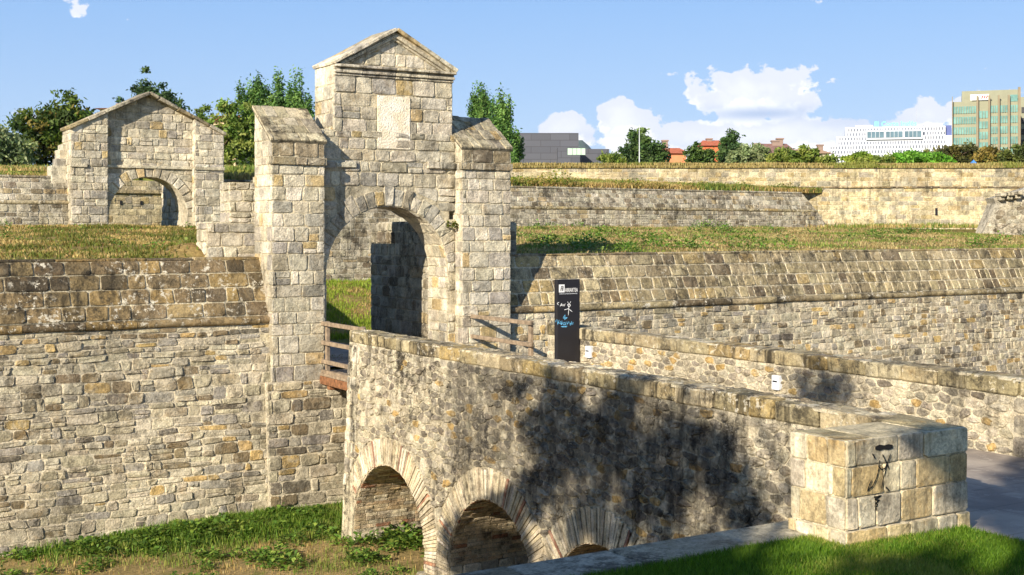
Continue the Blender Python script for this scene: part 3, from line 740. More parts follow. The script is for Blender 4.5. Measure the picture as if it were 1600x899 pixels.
# end face toward the gateway drawbridge is hidden; camera sees the quoins only
lay(mb, courses(10.3, 15.05, -6.2, -3.15, (.22, .34), (.3, .6), .02, .012, r), lambda s, t, d: (s, 22.98 + d, t), 'gate', r, .02, simple=True)
lay(mb, courses(9.3, 22.98, -3.0, -2.25, (.16, .24), (.2, .5), .02, .012, r, .1, .15), lambda s, t, d: (10.72 + d, s, t), 'bridge', r, .02, simple=True)
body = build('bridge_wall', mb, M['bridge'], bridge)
mids = [23.0, 18.98, 15.66, 12.0]
for i, (c, zs, R) in enumerate(ARCH):
    mb = MB(); n = int(math.pi * (R + .25) / .060)
    hi, lo = mids[i], mids[i + 1]
    for k in range(-3, n + 3):
        sh = r.uniform(-.003, .003)
        if 0 <= k < n:
            a0 = math.pi * k / n + .003; a1 = math.pi * (k + 1) / n - .003; Ro = R + RT * r.uniform(.94, 1.03)
            p = [(c - q * math.cos(a), zs + q * math.sin(a)) for q, a in ((R + .005, a0), (Ro, a0 + sh), (Ro, a1 + sh), (R + .005, a1))]
        else:
            kk = k if k < 0 else k - n; z0 = zs - (.056 * (-kk)) if k < 0 else zs - .056 * (kk + 1); sg = -1 if k < 0 else 1
            p = [(c + sg * (R + .005), z0 + .006), (c + sg * (R + RT), z0 + .006), (c + sg * (R + RT), z0 + .05), (c + sg * (R + .005), z0 + .05)]
        p = clip(clip(p, 1, 0, -(lo + .012)), -1, 0, hi - .012 if i else 22.44)
        if len(p) > 2 and area(p) > .004: lay(mb, [p], fN, 'ring', r, .034, .25, simple=True, inset=.012)
    # soffit bricks
    Lp = .45 + math.pi * R + .45
    def fso(s, t, d, c=c, zs=zs, R=R):
        if t < .45: y, z, ny, nz = c + R, zs - .45 + t, -1, 0
        elif t > .45 + math.pi * R: y, z, ny, nz = c - R, zs - (t - .45 - math.pi * R), 1, 0
        else:
            a = (t - .45) / R; y, z, ny, nz = c + R * math.cos(a), zs + R * math.sin(a), -math.cos(a), -math.sin(a)
        return (s, y + ny * d, z + nz * d)
    lay(mb, courses(10.16, 15.0, .42 if i else .5, Lp, (.07, .085), (.24, .34), .012, .005, r, 0, .05), fso, 'brick', r, .014, .3, simple=True, inset=.01)
    lay(mb, courses(10.16, 15.0, 0, .42, (.2, .24), (.3, .6), .016, .01, r, 0, .1), fso, 'gate', r, .02, .3)
    build('arch_ring', mb, M['ring'], bridge)
mb = MB()
for (a, b) in ((18.5, 19.5), (15.5, 16.0)): box(mb, (9.98, a, -6.3), (15.1, b, -5.93), PAL['second'](r), .03, .01)
build('footing', mb, M['second'], bridge)
mb = MB(); block_row(mb, 8.95, 22.98, (.42, .85), 10.265, 10.76, -2.225, -2.0, 'cap', r, axis='y', bev=.022, jit=.013, gap=.016)
lay(mb, rubble(10.26, 10.77, 9.3, 22.95, .18, .25, .004, r, .4), lambda s, t, d: (s, t, -2.012 + d), 'second', r, .016, .8, inset=.05)
build('coping', mb, M['cap'], bridge)
# far parapet
fF = lambda s, t, d: (14.62 - d, s, t)
mb = MB(); slab(mb, [(2.0, -3.2), (22.4, -3.2), (22.4, -2.22), (2.0, -2.22)], fF, 0, -.42, MORT['light'])
lay(mb, rubble(10.9, 21.9, -3.05, -2.24, .22, .12, .010, r, .27), fF, 'bridge', r, .026, .45, inset=.04)
lay(mb, courses(21.9, 22.4, -3.05, -2.24, (.2, .28), (.25, .5), .02, .01, r), fF, 'gate', r, .024)
lay(mb, courses(4.0, 10.9, -3.05, -2.24, (.22, .34), (.3, .6), .02, .014, r, .2, .15), fF, 'bridge', r, .026)
lay(mb, courses(14.62, 15.04, -3.05, -2.24, (.2, .28), (.2, .4), .02, .01, r), lambda s, t, d: (s, 22.4 + d, t), 'gate', r, .02)
build('far_parapet', mb, M['bridgefar'], bridge)
mb = MB(); block_row(mb, 2.0, 22.42, (.42, .95), 14.58, 15.07, -2.225, -2.0, 'cap', r, axis='y', bev=.022, jit=.010, gap=.016)
lay(mb, rubble(14.58, 15.08, 4.0, 22.35, .2, .3, .004, r, .4), lambda s, t, d: (s, t, -2.012 + d), 'second', r, .014, .8, inset=.05)
build('coping', mb, M['cap'], bridge)
mb = MB(); box(mb, (10.7, 9.42, -3.09), (14.64, 22.97, -3.05), (.4, .36, .3, 1)); build('deck', mb, PAVE, bridge)
# end pier with graffiti
mb = MB(); A, B = (8.93, 8.5), (10.66, 9.24)
box(mb, (A[0] + .01, A[1] + .01, -3.2), (B[0] - .01, B[1] - .01, -2.02), MORT['warm'])
zc = [-3.08, -2.86, -2.55, -2.26, -2.0]
for k in range(4):
    o_ = .03 if k == 0 else 0
    lay(mb, courses(A[0] - o_, B[0], zc[k], zc[k + 1], (1, 1), (.34, .62), .012, .008, r, 0, .07), lambda s, t, d, o_=o_: (s, A[1] - o_ - d, t), 'pier', r, .016, .35, inset=.025)
    lay(mb, courses(A[1] - o_, B[1], zc[k], zc[k + 1], (1, 1), (.2, .4), .012, .006, r, 0, .07), lambda s, t, d, o_=o_: (A[0] - o_ - d, s, t), 'pier', r, .012, .3, inset=.02)
lay(mb, courses(A[1], B[1], -3.05, -2.0, (.25, .3), (.3, .4), .012, .006, r, 0, .07), lambda s, t, d: (B[0] - .01 + d, s, t), 'pier', r, .012, .3, inset=.02)
lay(mb, courses(A[0] + .01, B[0] - .01, A[1] + .01, B[1] - .01, (.72, .73), (.6, .9), .006, .006, r, 0, .05), lambda s, t, d: (s, t, -2.02 + d), 'pier', r, .02, .3, inset=.06, colf=lambda c, p, q: (c[0] * .8, c[1] * .78, c[2] * .72, 1))
pier = build('end_pier', mb, M['pier'], bridge)
def on_v(px, py, v0):
    t = (px - 800) / F; u = v0 * (SA + CA * t) / (CA - SA * t); Y = SA * u + CA * v0; return (u, (YH - py) / F * Y)
def ribbon(mb, pts, wd, f, d=.0, col=(.02, .02, .02, 1)):
    P2 = []
    for i in range(len(pts) - 1):
        for q in range(4): a_ = q / 4; P2.append((pts[i][0] * (1 - a_) + pts[i + 1][0] * a_, pts[i][1] * (1 - a_) + pts[i + 1][1] * a_))
    P2.append(pts[-1]); vs = []; n = len(P2)
    for i, p in enumerate(P2):
        a_ = P2[max(0, i - 1)]; b_ = P2[min(n - 1, i + 1)]; dx, dy = b_[0] - a_[0], b_[1] - a_[1]; L = math.hypot(dx, dy) + 1e-9
        ww = wd / 2 * (0.6 if i in (0, n - 1) else 1) * (1 + .25 * math.sin(i * 2.3))
        vs += [f(p[0] - dy / L * ww, p[1] + dx / L * ww, d), f(p[0] + dy / L * ww, p[1] - dx / L * ww, d)]
    mb.add(vs, [(2 * i, 2 * i + 1, 2 * i + 3, 2 * i + 2) for i in range(n - 1)], col)
mb = MB(); fg = lambda s, t, d: (s, 8.5 - d, t)
for pts, wd in [([(165, 135), (355, 120)], 40), ([(135, 195), (165, 250)], 13), ([(215, 265), (205, 335), (235, 370), (270, 355), (300, 290), (330, 200)], 11), ([(245, 205), (285, 290), (318, 365)], 11),
                ([(208, 345), (185, 450), (140, 545), (80, 600), (100, 540), (125, 485)], 11), ([(292, 320), (265, 430), (232, 570)], 11), ([(280, 555), (318, 598)], 14), ([(232, 560), (230, 615)], 4),
                ([(150, 668), (235, 650), (160, 692), (212, 700), (165, 735), (190, 745), (172, 775), (175, 812)], 13)]:
    ribbon(mb, [on_v(1340 + x * .1447, 680 + y * .1446, 8.5) for x, y in pts], wd * 1.35 * .1447 / F * 12.3, fg, .029)
g_ = build('graffiti', mb, M['black'], pier); tag(g_, 'black spray painted lanky figure scrawl under a thick dash')

# counterscarp wall and coping along the lawn
r = random.Random(51)
root = thing('counterscarp_wall', (-4, 9.2, -6.1), 'near bank retaining wall with flat stone coping beside the green lawn', 'retaining wall')
mb = MB(); box(mb, (-40, 9.0, -6.3), (10.24, 9.42, -3.09), MORT['grey']); 
lay(mb, courses(-20, 10.2, -6.2, -3.1, (.3, .4), (.5, .9), .02, .01, r), lambda s, t, d: (s, 9.42 + d, t), 'rubble', r, .02, simple=True)
build('wall_face', mb, M['rubble'], root)
mb = MB(); block_row(mb, -40, 10.22, (.95, 1.35), 8.94, 9.50, -3.10, -2.975, 'second', r, bev=.012, jit=.004, gap=.012)
build('coping', mb, M['second'], root)
root = thing('counterscarp_wall', (40, 9.2, -6.1), 'near bank retaining wall to the right of the bridge', 'retaining wall')
mb = MB(); box(mb, (15.1, 9.0, -6.3), (75, 9.42, -3.0), MORT['grey']); build('wall_face', mb, M['rubble'], root)

# ------------------------------------------------------------------ timber drawbridge, railings
WC = (.4, .3, .2, 1)
dbr = thing('drawbridge', (12.4, 24.1, -3.2), 'timber drawbridge deck over the gap between bridge and gateway', 'drawbridge')
mb = MB(); rr = random.Random(3)
y = 23.0
while y < 25.3: box(mb, (10.5, y, -3.10), (14.35, y + .145, -3.045), WC, .006, .002); y += .15
build('deck', mb, M['wood'], dbr)
mb = MB()
for x in (10.5, 12.3, 14.2): box(mb, (x, 22.99, -3.28), (x + .12, 25.3, -3.105), WC, .01)
box(mb, (10.56, 24.6, -3.38), (14.3, 24.75, -3.29), WC, .01)
build('beam', mb, M['rust'], dbr)
def rail(name, u, va, vb, zs, posts, label, extra=()):
    root = thing(name, (u, (va + vb) / 2, -3.05), label, 'railing')
    for z in zs:
        mb = MB(); box(mb, (u - .03, va, z - .045), (u + .03, vb, z + .045), WC, .008, .003); build('rail', mb, M['wood'], root)
    for v in posts:
        mb = MB(); box(mb, (u + .04, v - .05, -3.2), (u + .12, v + .05, zs[0] + .045), WC, .008, .002); build('post', mb, M['wood'], root)
rail('wooden_railing', 10.56, 22.9, 25.02, (-1.99, -2.40, -2.80, -3.02), (24.9, 23.1), 'four bar weathered wooden railing against the left buttress of the gateway')
rail('wooden_railing', 14.24, 22.45, 25.2, (-1.97, -2.43), (25.1, 22.6), 'two bar weathered wooden railing right of the arch, casting diagonal shadows on the wall')

# ------------------------------------------------------------------ sign and lights
sg = thing('info_sign', (14.3, 21.2, -3.05), 'tall black totem sign with white lettering and scrawled graffiti on the bridge', 'sign')
mb = MB(); box(mb, (14.03, 21.15, -3.045), (14.59, 21.25, -1.0), (.02, .02, .02, 1), .004); build('panel', mb, M['dark'], sg)
fs_ = lambda s, t, d: (s, 21.15 - d, t)
def textmesh(name, txt, size, loc, mat, parent, ext=.001, bold=0.0, rotz=0.0, sx=1.0):
    cu = bpy.data.curves.new(name, 'FONT'); cu.body = txt; cu.size = size; cu.extrude = ext; cu.offset = bold; cu.resolution_u = 3
    to = bpy.data.objects.new(name + '_tmp', cu); COL.objects.link(to)
    bpy.context.view_layer.update(); me = bpy.data.meshes.new_from_object(to); bpy.data.objects.remove(to)
    me.materials.clear(); me.materials.append(mat); me.name = name
    o = bpy.data.objects.new(name, me); COL.objects.link(o); o.parent = parent
    o.location = Vector(loc) - parent_world(parent); o.rotation_euler = (rad(90), 0, rotz); o.scale = (sx, 1, 1); return o
LX = 14.075
mb = MB(); slab(mb, [(LX, -1.26), (LX + .135, -1.26), (LX + .135, -1.10), (LX, -1.10)], fs_, .006, .001, (1, 1, 1, 1)); lg = build('logo_square', mb, M['white'], sg)
mb = MB()
ribbon(mb, [(LX + .040, -1.235), (LX + .055, -1.13)], .016, fs_, .009); ribbon(mb, [(LX + .085, -1.235), (LX + .095, -1.13)], .022, fs_, .009)
ribbon(mb, [(LX + .035, -1.19), (LX + .105, -1.175)], .010, fs_, .0095); ribbon(mb, [(LX + .06, -1.135), (LX + .10, -1.133)], .010, fs_, .0098)
build('logo_mark', mb, M['black'], lg)
textmesh('lettering', 'HIRIARTEA', .118, (LX + .145, 21.143, -1.257), M['white'], sg, bold=0.0, sx=.545)
textmesh('small_lettering', 'CENTRO DE CULTURA CONTEMPORANEA', .028, (LX + .002, 21.143, -1.30), M['lightbox'], sg, sx=.82)
def sg_px(px, py): return on_v(px, py, 21.14)
Z3 = lambda x, y: sg_px(840 + x * 120 / 674, 420 + y * 160 / 899)
mb = MB()
for pts in [[(190, 295), (172, 305), (185, 320)], [(198, 332), (212, 305), (220, 330)], [(203, 322), (218, 322)], [(226, 312), (232, 330), (244, 306)], [(262, 318), (278, 306), (290, 322), (276, 338), (262, 318)], [(277, 300), (274, 355), (270, 410)],
            [(235, 362), (270, 352), (305, 378)], [(264, 290), (268, 300)], [(292, 288), (288, 300)]]:
    ribbon(mb, [Z3(*p) for p in pts], .012, fs_, .006 + .0004 * len(mb.v) / 40)
build('white_graffiti', mb, M['white'], sg)
mb = MB()
for pts in [[(160, 455), (158, 470)], [(170, 445), (178, 492), (190, 450)], [(180, 470), (210, 490), (200, 460)], [(215, 455), (210, 495), (226, 470)], [(235, 470), (228, 495), (250, 490), (240, 468)], [(256, 465), (262, 490), (276, 462)], [(284, 470), (288, 500)],
            [(300, 460), (296, 495)], [(283, 484), (300, 482)], [(312, 470), (308, 492)], [(225, 430), (242, 405), (238, 450)], [(222, 435), (262, 430), (236, 448)], [(205, 508), (262, 505)], [(212, 512), (256, 512)]]:
    ribbon(mb, [Z3(*p) for p in pts], .0105, fs_, .006 + .0004 * len(mb.v) / 40)
build('blue_graffiti', mb, M['blue'], sg)
for (v, z, lab) in ((20.8, -2.46, 'small white box light on the parapet just right of the black sign'), (15.4, -2.52, 'small white box light on the parapet, the one farther right from the black sign')):
    lt = thing('wall_light', (14.58, v, z), lab, 'wall light', 'box lights along the far parapet')
    mb = MB(); box(mb, (14.53, v - .085, z - .12), (14.63, v + .085, z + .12), (1, 1, 1, 1), .012); build('casing', mb, M['lightbox'], lt)
    mb = MB(); box(mb, (14.524, v - .05, z + .01), (14.536, v + .05, z + .035), (.02, .02, .02, 1)); build('slot', mb, M['dark'], lt)
lt = thing('bollard_light', (15.9, 33.4, -3.1), 'small pale box light at the foot of the grass slope, seen through the arch', 'light')
mb = MB(); box(mb, (15.8, 33.3, -3.1), (15.93, 33.43, -2.72), (1, 1, 1, 1), .015); build('casing', mb, M['lightbox'], lt)
mb = MB(); box(mb, (15.82, 33.29, -2.86), (15.91, 33.301, -2.78), (.02, .02, .02, 1)); build('slot', mb, M['dark'], lt)

# ------------------------------------------------------------------ inner gate and second line of walls
r = random.Random(61)
ig = thing('inner_gateway', (12.3, 45.2, 0), 'smaller gabled stone gateway with round arch, on the grass bank behind the left wall', 'gateway')
C2, S2, R2 = 12.35, .5, 1.4
f2 = lambda s, t, d: (s, 45.0 - d, t)
ol = [(10.8, -.2), (C2 - R2, -.2)] + [(C2 - R2 * math.cos(math.pi * k / 24), S2 + R2 * math.sin(math.pi * k / 24)) for k in range(25)] + [(C2 + R2, -.2), (14.0, -.2), (14.0, 4.05), (12.29, 4.82), (10.8, 4.13)]
mb = MB(); slab(mb, ol, f2, 0, -1.0, MORT['light'])
def w2w(p):
    cx = sum(x for x, _ in p) / len(p); cy = sum(y for _, y in p) / len(p)
    if cy < S2 and abs(cx - C2) < R2: return None
    if cy >= S2 and math.hypot(cx - C2, cy - S2) < R2 + .33: return None
    out = []
    for x, y in p:
        d = math.hypot(x - C2, y - S2)
        if y >= S2 and d < R2 + .35: x, y = C2 + (x - C2) * (R2 + .35) / d, S2 + (y - S2) * (R2 + .35) / d
        out.append((x, y))
    return out
def gab(ps): 
    o = []
    for p in ps:
        p = clip(clip(p, .48, -1, 4.78 - .48 * 12.29), -.47, -1, 4.78 + .47 * 12.29)
        if len(p) > 2 and area(p) > .01: o.append(p)
    return o
lay(mb, gab(courses(10.85, 13.95, .1, 4.8, (.22, .32), (.3, .75), .02, .01, r, .1, .12)), f2, 'gate', r, .03, .4, warp=w2w)
for k in range(17):
    a0 = math.pi * k / 17 + .01; a1 = math.pi * (k + 1) / 17 - .01
    p = [(C2 - q * math.cos(a), S2 + q * math.sin(a)) for q, a in ((R2, a0), (R2 + .36, a0), (R2 + .36, a1), (R2, a1))]
    lay(mb, [p], f2, 'gate', r, .05, .2)
box(mb, (10.86, 44.90, 2.2), (13.94, 45.02, 2.30), PAL['gate'](r), .01)
build('arch_wall', mb, M['gate'], ig)
for (a, b, e0, e1) in ((9.6, 10.86, 3.5, 4.12), (13.94, 15.02, 4.02, 3.52)):
    mb = MB(); slab(mb, [(a, -.1), (b, -.1), (b, e1), (a, e0)], lambda s, t, d: (s, 44.72 - d, t), 0, -1.25, MORT['light'])
    lay(mb, gab(courses(a, b, .0, 4.3, (.24, .32), (.3, .6), .02, .01, r, .05, .12)), lambda s, t, d: (s, 44.72 - d, t), 'gate', r, .03, .4)
    if a > 13: lay(mb, courses(44.72, 45.0, .1, 4.0, (.25, .3), (.28, .28), .02, .01, r), lambda s, t, d: (a - d, s, t), 'gate', r, .02, simple=True)
    else: lay(mb, courses(44.72, 45.97, .1, 3.5, (.25, .3), (.3, .6), .02, .01, r), lambda s, t, d: (a - d, s, t), 'gate', r, .02, simple=True)
    box(mb, (a - .02, 44.64, 2.18), (b + .02 if a > 13 else a + .55, 44.75, 2.30), PAL['gate'](r), .01)
    build('pilaster', mb, M['gate'], ig)
mb = MB()
for sgn, x0, z0 in ((1, 9.52, 3.50), (-1, 15.08, 3.48)):
    L = math.hypot(12.29 - x0, 4.86 - z0); cx, cz = (12.29 - x0) / L, (4.86 - z0) / L
    f3 = lambda a, b, c: (x0 + cx * a - sgn * cz * c, b, z0 + cz * a + abs(cx) * c)
    block_row(mb, 0, L, (.6, .9), 44.60, 46.0, -.04, .08, 'second', r, f=f3, bev=.02, jit=.012, gap=.012)
build('gable_coping', mb, M['gatetop'], ig)
mb = MB()
for (a, b, z, y0) in ((9.08, 9.6, 2.24, 45.3), (9.27, 9.6, 2.5, 45.32), (9.35, 9.6, 2.8, 45.34), (9.46, 9.6, 3.0, 45.36)): box(mb, (a, y0, 1.2), (b - .003, y0 + .7, z), PAL['gate'](r), .02, .01)
build('stepped_buttress', mb, M['gate'], ig)
block_thing('passage_wall', (13.77, 46.01, -.1), (14.4, 48.3, 2.35), 'shaded side wall inside the small gabled gateway arch', 'fl', 62, simple=True)
cw = block_thing('courtyard_wall', (9, 56.0, -.2), (20, 56.8, 2.2), 'pale wall with a ledge and two loopholes, seen through the small gateway arch', 'f', 63, mat='far', pn='far', simple=True)
mb = MB(); box(mb, (9, 55.86, 1.62), (20, 55.99, 1.78), PAL['cap'](r), .02); build('ledge', mb, M['cap'], cw)
for x in (14.1, 15.0):
    mb = MB(); box(mb, (x, 55.94, 1.12), (x + .09, 55.97, 1.3), (.02, .02, .02, 1)); build('loophole', mb, M['dark'], cw)
def second(u0, u1, low, label, seed, bevel=False):
    r = random.Random(seed); root = thing('inner_rampart_wall', ((u0 + u1) / 2, 45.2, low), label, 'stone wall'); mb = MB()
    fl_ = lambda s, t, d: (s, 45.02 + .06 * (t - .93) - d, t); fu = lambda s, t, d: (s, 45.06 + .4 * (t - 1.0) - d, t)
    cl = (lambda ps: [q for q in (clip(p, -1, -.75, 46.0) for p in ps) if len(q) > 2 and area(q) > .01]) if bevel else (lambda ps: ps)
    e = (lambda z: 46.0 - .75 * z) if bevel else (lambda z: u1)
    slab(mb, [(u0, low), (e(low) if bevel else u1, low), (e(.93), .93), (u0, .93)], fl_, 0, -.9, MORT['grey'])
    slab(mb, [(u0, 1.0), (e(1.0), 1.0), (e(1.86), 1.86), (u0, 1.86)], fu, 0, -.5, MORT['grey'])
    lay(mb, cl(courses(u0, u1, .0 if low > -1 else low, .90, (.16, .30), (.25, .6), .02, .012, r, .15, .15)), fl_, 'second', r, .022, .4, simple=True)
    lay(mb, cl(courses(u0, u1, 1.02, 1.80, (.17, .24), (.26, .55), .018, .01, r, .05, .15)), fu, 'second', r, .022, .4, simple=True)
    block_row(mb, u0, e(1.86), (.6, 1.0), 45.34, 45.95, 1.80, 1.885, 'second', r, bev=.02)
    build('wall_face', mb, M['second'], root)
    mb = MB(); roll_moulding(mb, u0, e(.93), 45.04, .96, .075, 'cap', r); build('string_course', mb, M['parapet'], root)
second(-14, 9.62, -.3, 'grey wall with string course left of the small gabled gateway', 71)
second(15.0, 46.0, -2.4, 'long grey wall with string course behind the right hand grass bank, ending in a slanted corner', 72, True)
# main rampart far behind
r = random.Random(81)
fr0 = thing('main_rampart', P(1200, 63.5, .1), 'long pale yellow rampart wall under a grassy crest, on the right below the skyline', 'rampart')
def fT(s, t, d):
    Y = 63.5 - d + .04 * (t - 2); return (CA * s + SA * Y, -SA * s + CA * Y, t)
mb = MB(); slab(mb, [(-8, -.3), (52, -.3), (52, 3.13), (-8, 3.13)], fT, 0, -.8, MORT['warm'])
for (z0, z1) in ((.1, 2.12), (2.22, 3.12)): lay(mb, courses(-8, 52, z0, z1, (.19, .27), (.3, .75), .016, .01, r, .1, .1), fT, 'far', r, .020, .4, simple=True)
build('wall_face', mb, M['far'], fr0)
mb = MB(); s = -8
while s < 52:
    e = s + r.uniform(.25, .8)
    if True: box(mb, (s, -.07 - r.uniform(0, .05), 2.14), (e + .02, .05, 2.21), PAL['parapet'](r), .01, .012, r, lambda a, b, c: fT(a, c, -b))
    s = e
build('string_course', mb, M['cap'], fr0)
mb = MB(); box(mb, (21.4, -.04, .75), (21.52, .02, 1.12), (.02, .02, .02, 1), f=lambda a, b, c: fT(a, c, -b)); build('loophole', mb, M['dark'], fr0)
bt = thing('bastion', P(1600, 56, .1), 'rough grey bastion corner with three dark corbels at the right edge', 'bastion')
def fBa(s, t, d):
    Y = 56 - d; return (CA * s + SA * Y, -SA * s + CA * Y, t)
bo = [((px - 800) / F * 56, (YH - py) / F * 56) for px, py in ((1532, 375), (1556, 318), (1552, 310), (1600, 296), (1640, 284), (1760, 284), (1760, 375))]
mb = MB(); slab(mb, bo, fBa, 0, -1.0, MORT['grey'])
ps = [clip(p, -(bo[0][1] - bo[1][1]) , (bo[0][0] - bo[1][0]), (bo[0][1] - bo[1][1]) * bo[0][0] - (bo[0][0] - bo[1][0]) * bo[0][1]) for p in rubble(bo[0][0], 32, .05, 1.5, .35, .22, .02, r)]
ps = [p for p in rubble(bo[0][0], 27, -.3, 2.1, .32, .2, .02, r) if all(y < 1.14 + (x - bo[1][0]) * .33 and x > bo[0][0] - .02 + (y + .45) * .40 for x, y in p)]
lay(mb, ps, fBa, 'second', r, .03, .5)
build('wall_face', mb, M['second'], bt)
for px in (1558, 1570, 1583):
    x = (px - 800) / F * 56; mb = MB(); z = (YH - 312 + (px - 1558) * .12) / F * 56
    for k, (dy, hz) in enumerate(((-.45, .18), (-.28, .14))): box(mb, (x, dy, z + .12 - .17 * k), (x + .26, .3, z + .12 - .17 * k + .16), PAL['second'](r), .03, .01, r, lambda a, b, c: fBa(a, c, -b))
    build('corbel', mb, M['cap'], bt)
# ------------------------------------------------------------------ vegetation helpers
NP = np.random.default_rng(5)
def vnoise(x, y, s, o=0.0): return np.array([mnoise.noise(Vector((a * s, b * s, o))) for a, b in zip(x, y)])
def blades(x, y, z, h, wd, col, lean=.35):
    n = len(x); a = NP.uniform(0, 2 * np.pi, n); dx, dy = np.cos(a) * wd / 2, np.sin(a) * wd / 2
    b = NP.uniform(0, 2 * np.pi, n); L = NP.uniform(0, lean, n) * h
    V = np.empty((n, 5, 3)); 
    V[:, 0] = np.stack([x - dx, y - dy, z - .01], 1); V[:, 1] = np.stack([x + dx, y + dy, z - .01], 1)
    mx, my = x + np.cos(b) * L * .35, y + np.sin(b) * L * .35
    V[:, 2] = np.stack([mx + dx * .8, my + dy * .8, z + h * .55], 1); V[:, 3] = np.stack([mx - dx * .8, my - dy * .8, z + h * .55], 1)
    V[:, 4] = np.stack([x + np.cos(b) * L, y + np.sin(b) * L, z + h], 1)
    o = np.arange(n)[:, None] * 5
    T = np.concatenate([o + np.array([[0, 1, 2]]), o + np.array([[0, 2, 3]]), o + np.array([[3, 2, 4]])]); C = np.repeat(col, 5, 0)
    return V.reshape(-1, 3), T, C
def colmix(stops, n, w=None, jit=.15):
    S = np.array([srgb(*s)[:3] for s in stops]); i = NP.choice(len(S), n, p=w); return S[i] * NP.uniform(1 - jit, 1 + jit, (n, 1)) * NP.uniform(.94, 1.06, (n, 3))
def weeds(pts, zf, size, nleaf, stops, up=.6):
    Vs, Cs = [], []
    for (x, y, k) in pts:
        n = int(nleaf * k ** 1.3); R = size * k; a = NP.uniform(0, 2 * np.pi, n); rr = R * np.sqrt(NP.uniform(0, 1, n)) * .8; zz = zf(x, y)
        bx, by = x + rr * np.cos(a), y + rr * np.sin(a); top = R * up * (1 - (rr / R) ** 2) * NP.uniform(.15, 1, n)
        L = NP.uniform(.06, .13, n) * (.62 + .4 * k); w_ = L * NP.uniform(.25, .45, n); d = a + NP.uniform(-.9, .9, n); el_ = NP.uniform(-.2, 1.1, n)
        dx, dy, dz = np.cos(d) * np.cos(el_), np.sin(d) * np.cos(el_), np.sin(el_)
        px_, py_ = -np.sin(d), np.cos(d); z0 = zz + top
        V = np.empty((n, 4, 3)); V[:, 0] = np.stack([bx, by, z0], 1); V[:, 2] = np.stack([bx + dx * L, by + dy * L, z0 + dz * L - .02], 1)
        V[:, 1] = np.stack([bx + dx * L * .5 + px_ * w_, by + dy * L * .5 + py_ * w_, z0 + dz * L * .6], 1); V[:, 3] = np.stack([bx + dx * L * .5 - px_ * w_, by + dy * L * .5 - py_ * w_, z0 + dz * L * .6], 1)
        c = colmix(stops, n, None, .2) * NP.uniform(.8, 1.15); Vs.append(V.reshape(-1, 3)); Cs.append(np.repeat(c, 4, 0))
    V = np.concatenate(Vs); C = np.concatenate(Cs); F4 = np.arange(len(V)).reshape(-1, 4); return V, F4, C
def zarr(x, y, fn): return np.array([fn(a, b) for a, b in zip(x, y)])
def grass(name, x, y, zf, h, wd, green, dry, gn, label=None, lean=.5, gs=.5, bias=0.0):
    z = zarr(x, y, zf); n = len(x); g = vnoise(x, y, gs, 7) + .5 * vnoise(x, y, gs * 3.1, 3) + bias + NP.uniform(-.18, .18, n)
    c = np.where((g > gn)[:, None], colmix(green, n), colmix(dry, n)); hh = h * NP.uniform(.4, 1.3, n) * (1 + 1.0 * np.clip(g - gn, 0, .6))
    V, T, C = blades(x, y, z, hh, wd * NP.uniform(.6, 1.3, n), c, lean)
    o = np_mesh(name, V, T, C, M['grass']); o['kind'] = 'stuff'; return o
GR_L = [(84, 116, 36), (104, 130, 44), (72, 100, 32), (124, 142, 54)]; GR_M = [(104, 122, 50), (126, 136, 62), (90, 108, 44), (144, 146, 76)]
DRY = [(176, 152, 96), (160, 132, 84), (190, 170, 112), (146, 124, 74)]; WEED = [(84, 114, 42), (104, 132, 52), (70, 98, 38), (128, 146, 62)]
# near lawn
n = 190000; x = NP.uniform(3.5, 10.54, n); y = NP.uniform(6.2, 8.93, n); k = (y > 7.0) | (NP.uniform(0, 1, n) < .4); x, y = x[k], y[k]
grass('lawn_grass', x, y, z_lawn, .05, .0065, [(78, 112, 22), (92, 124, 30), (66, 98, 20), (108, 138, 38)], [(118, 134, 48), (146, 150, 72)], -.22, lean=.8)
# moat grass and weeds
n = 60000; x = NP.uniform(-3, 11, n); y = NP.uniform(15, 24.75, n); g = vnoise(x, y, .45, 7) + .25 * ((y > 23.0) & (x > 4.5)) - .2 * (x < 4.5)
k = NP.uniform(0, 1, n) < np.clip(.30 + g * 1.6 + .2 * (y > 23), .10, 1); x, y = x[k], y[k]
grass('moat_grass', x, y, z_moat, .075, .014, GR_M, DRY, .05, bias=0.0, gs=.45)
n = 22000; x = NP.triangular(4.2, 10.5, 11, n); y = 24.75 - np.abs(NP.normal(0, .5, n)); grass('moat_grass', x, y, z_moat, .13, .016, GR_L, GR_M, -.1)
rr = random.Random(8); pts = []
for i in range(60): pts.append((rr.triangular(3.8, 10.4, 9), 24.75 - abs(rr.gauss(0, .5)) - .05, rr.uniform(.6, 1.15)))
for i in range(120): 
    a = rr.uniform(0.5, 10.0); b = rr.uniform(19.5, 23.6)
    if hn(a, b, .7, 9) > .02: pts.append((a, b, rr.uniform(.5, 1.15)))
for i in range(15): pts.append((rr.uniform(9.6, 12.4), rr.uniform(20.4, 22.6), rr.uniform(.6, 1.4)))
V, Q, C = weeds(pts, z_moat, .30, 85, WEED, .7); o = np_mesh('moat_weeds', V, Q, C, M['leaf']); o['kind'] = 'stuff'
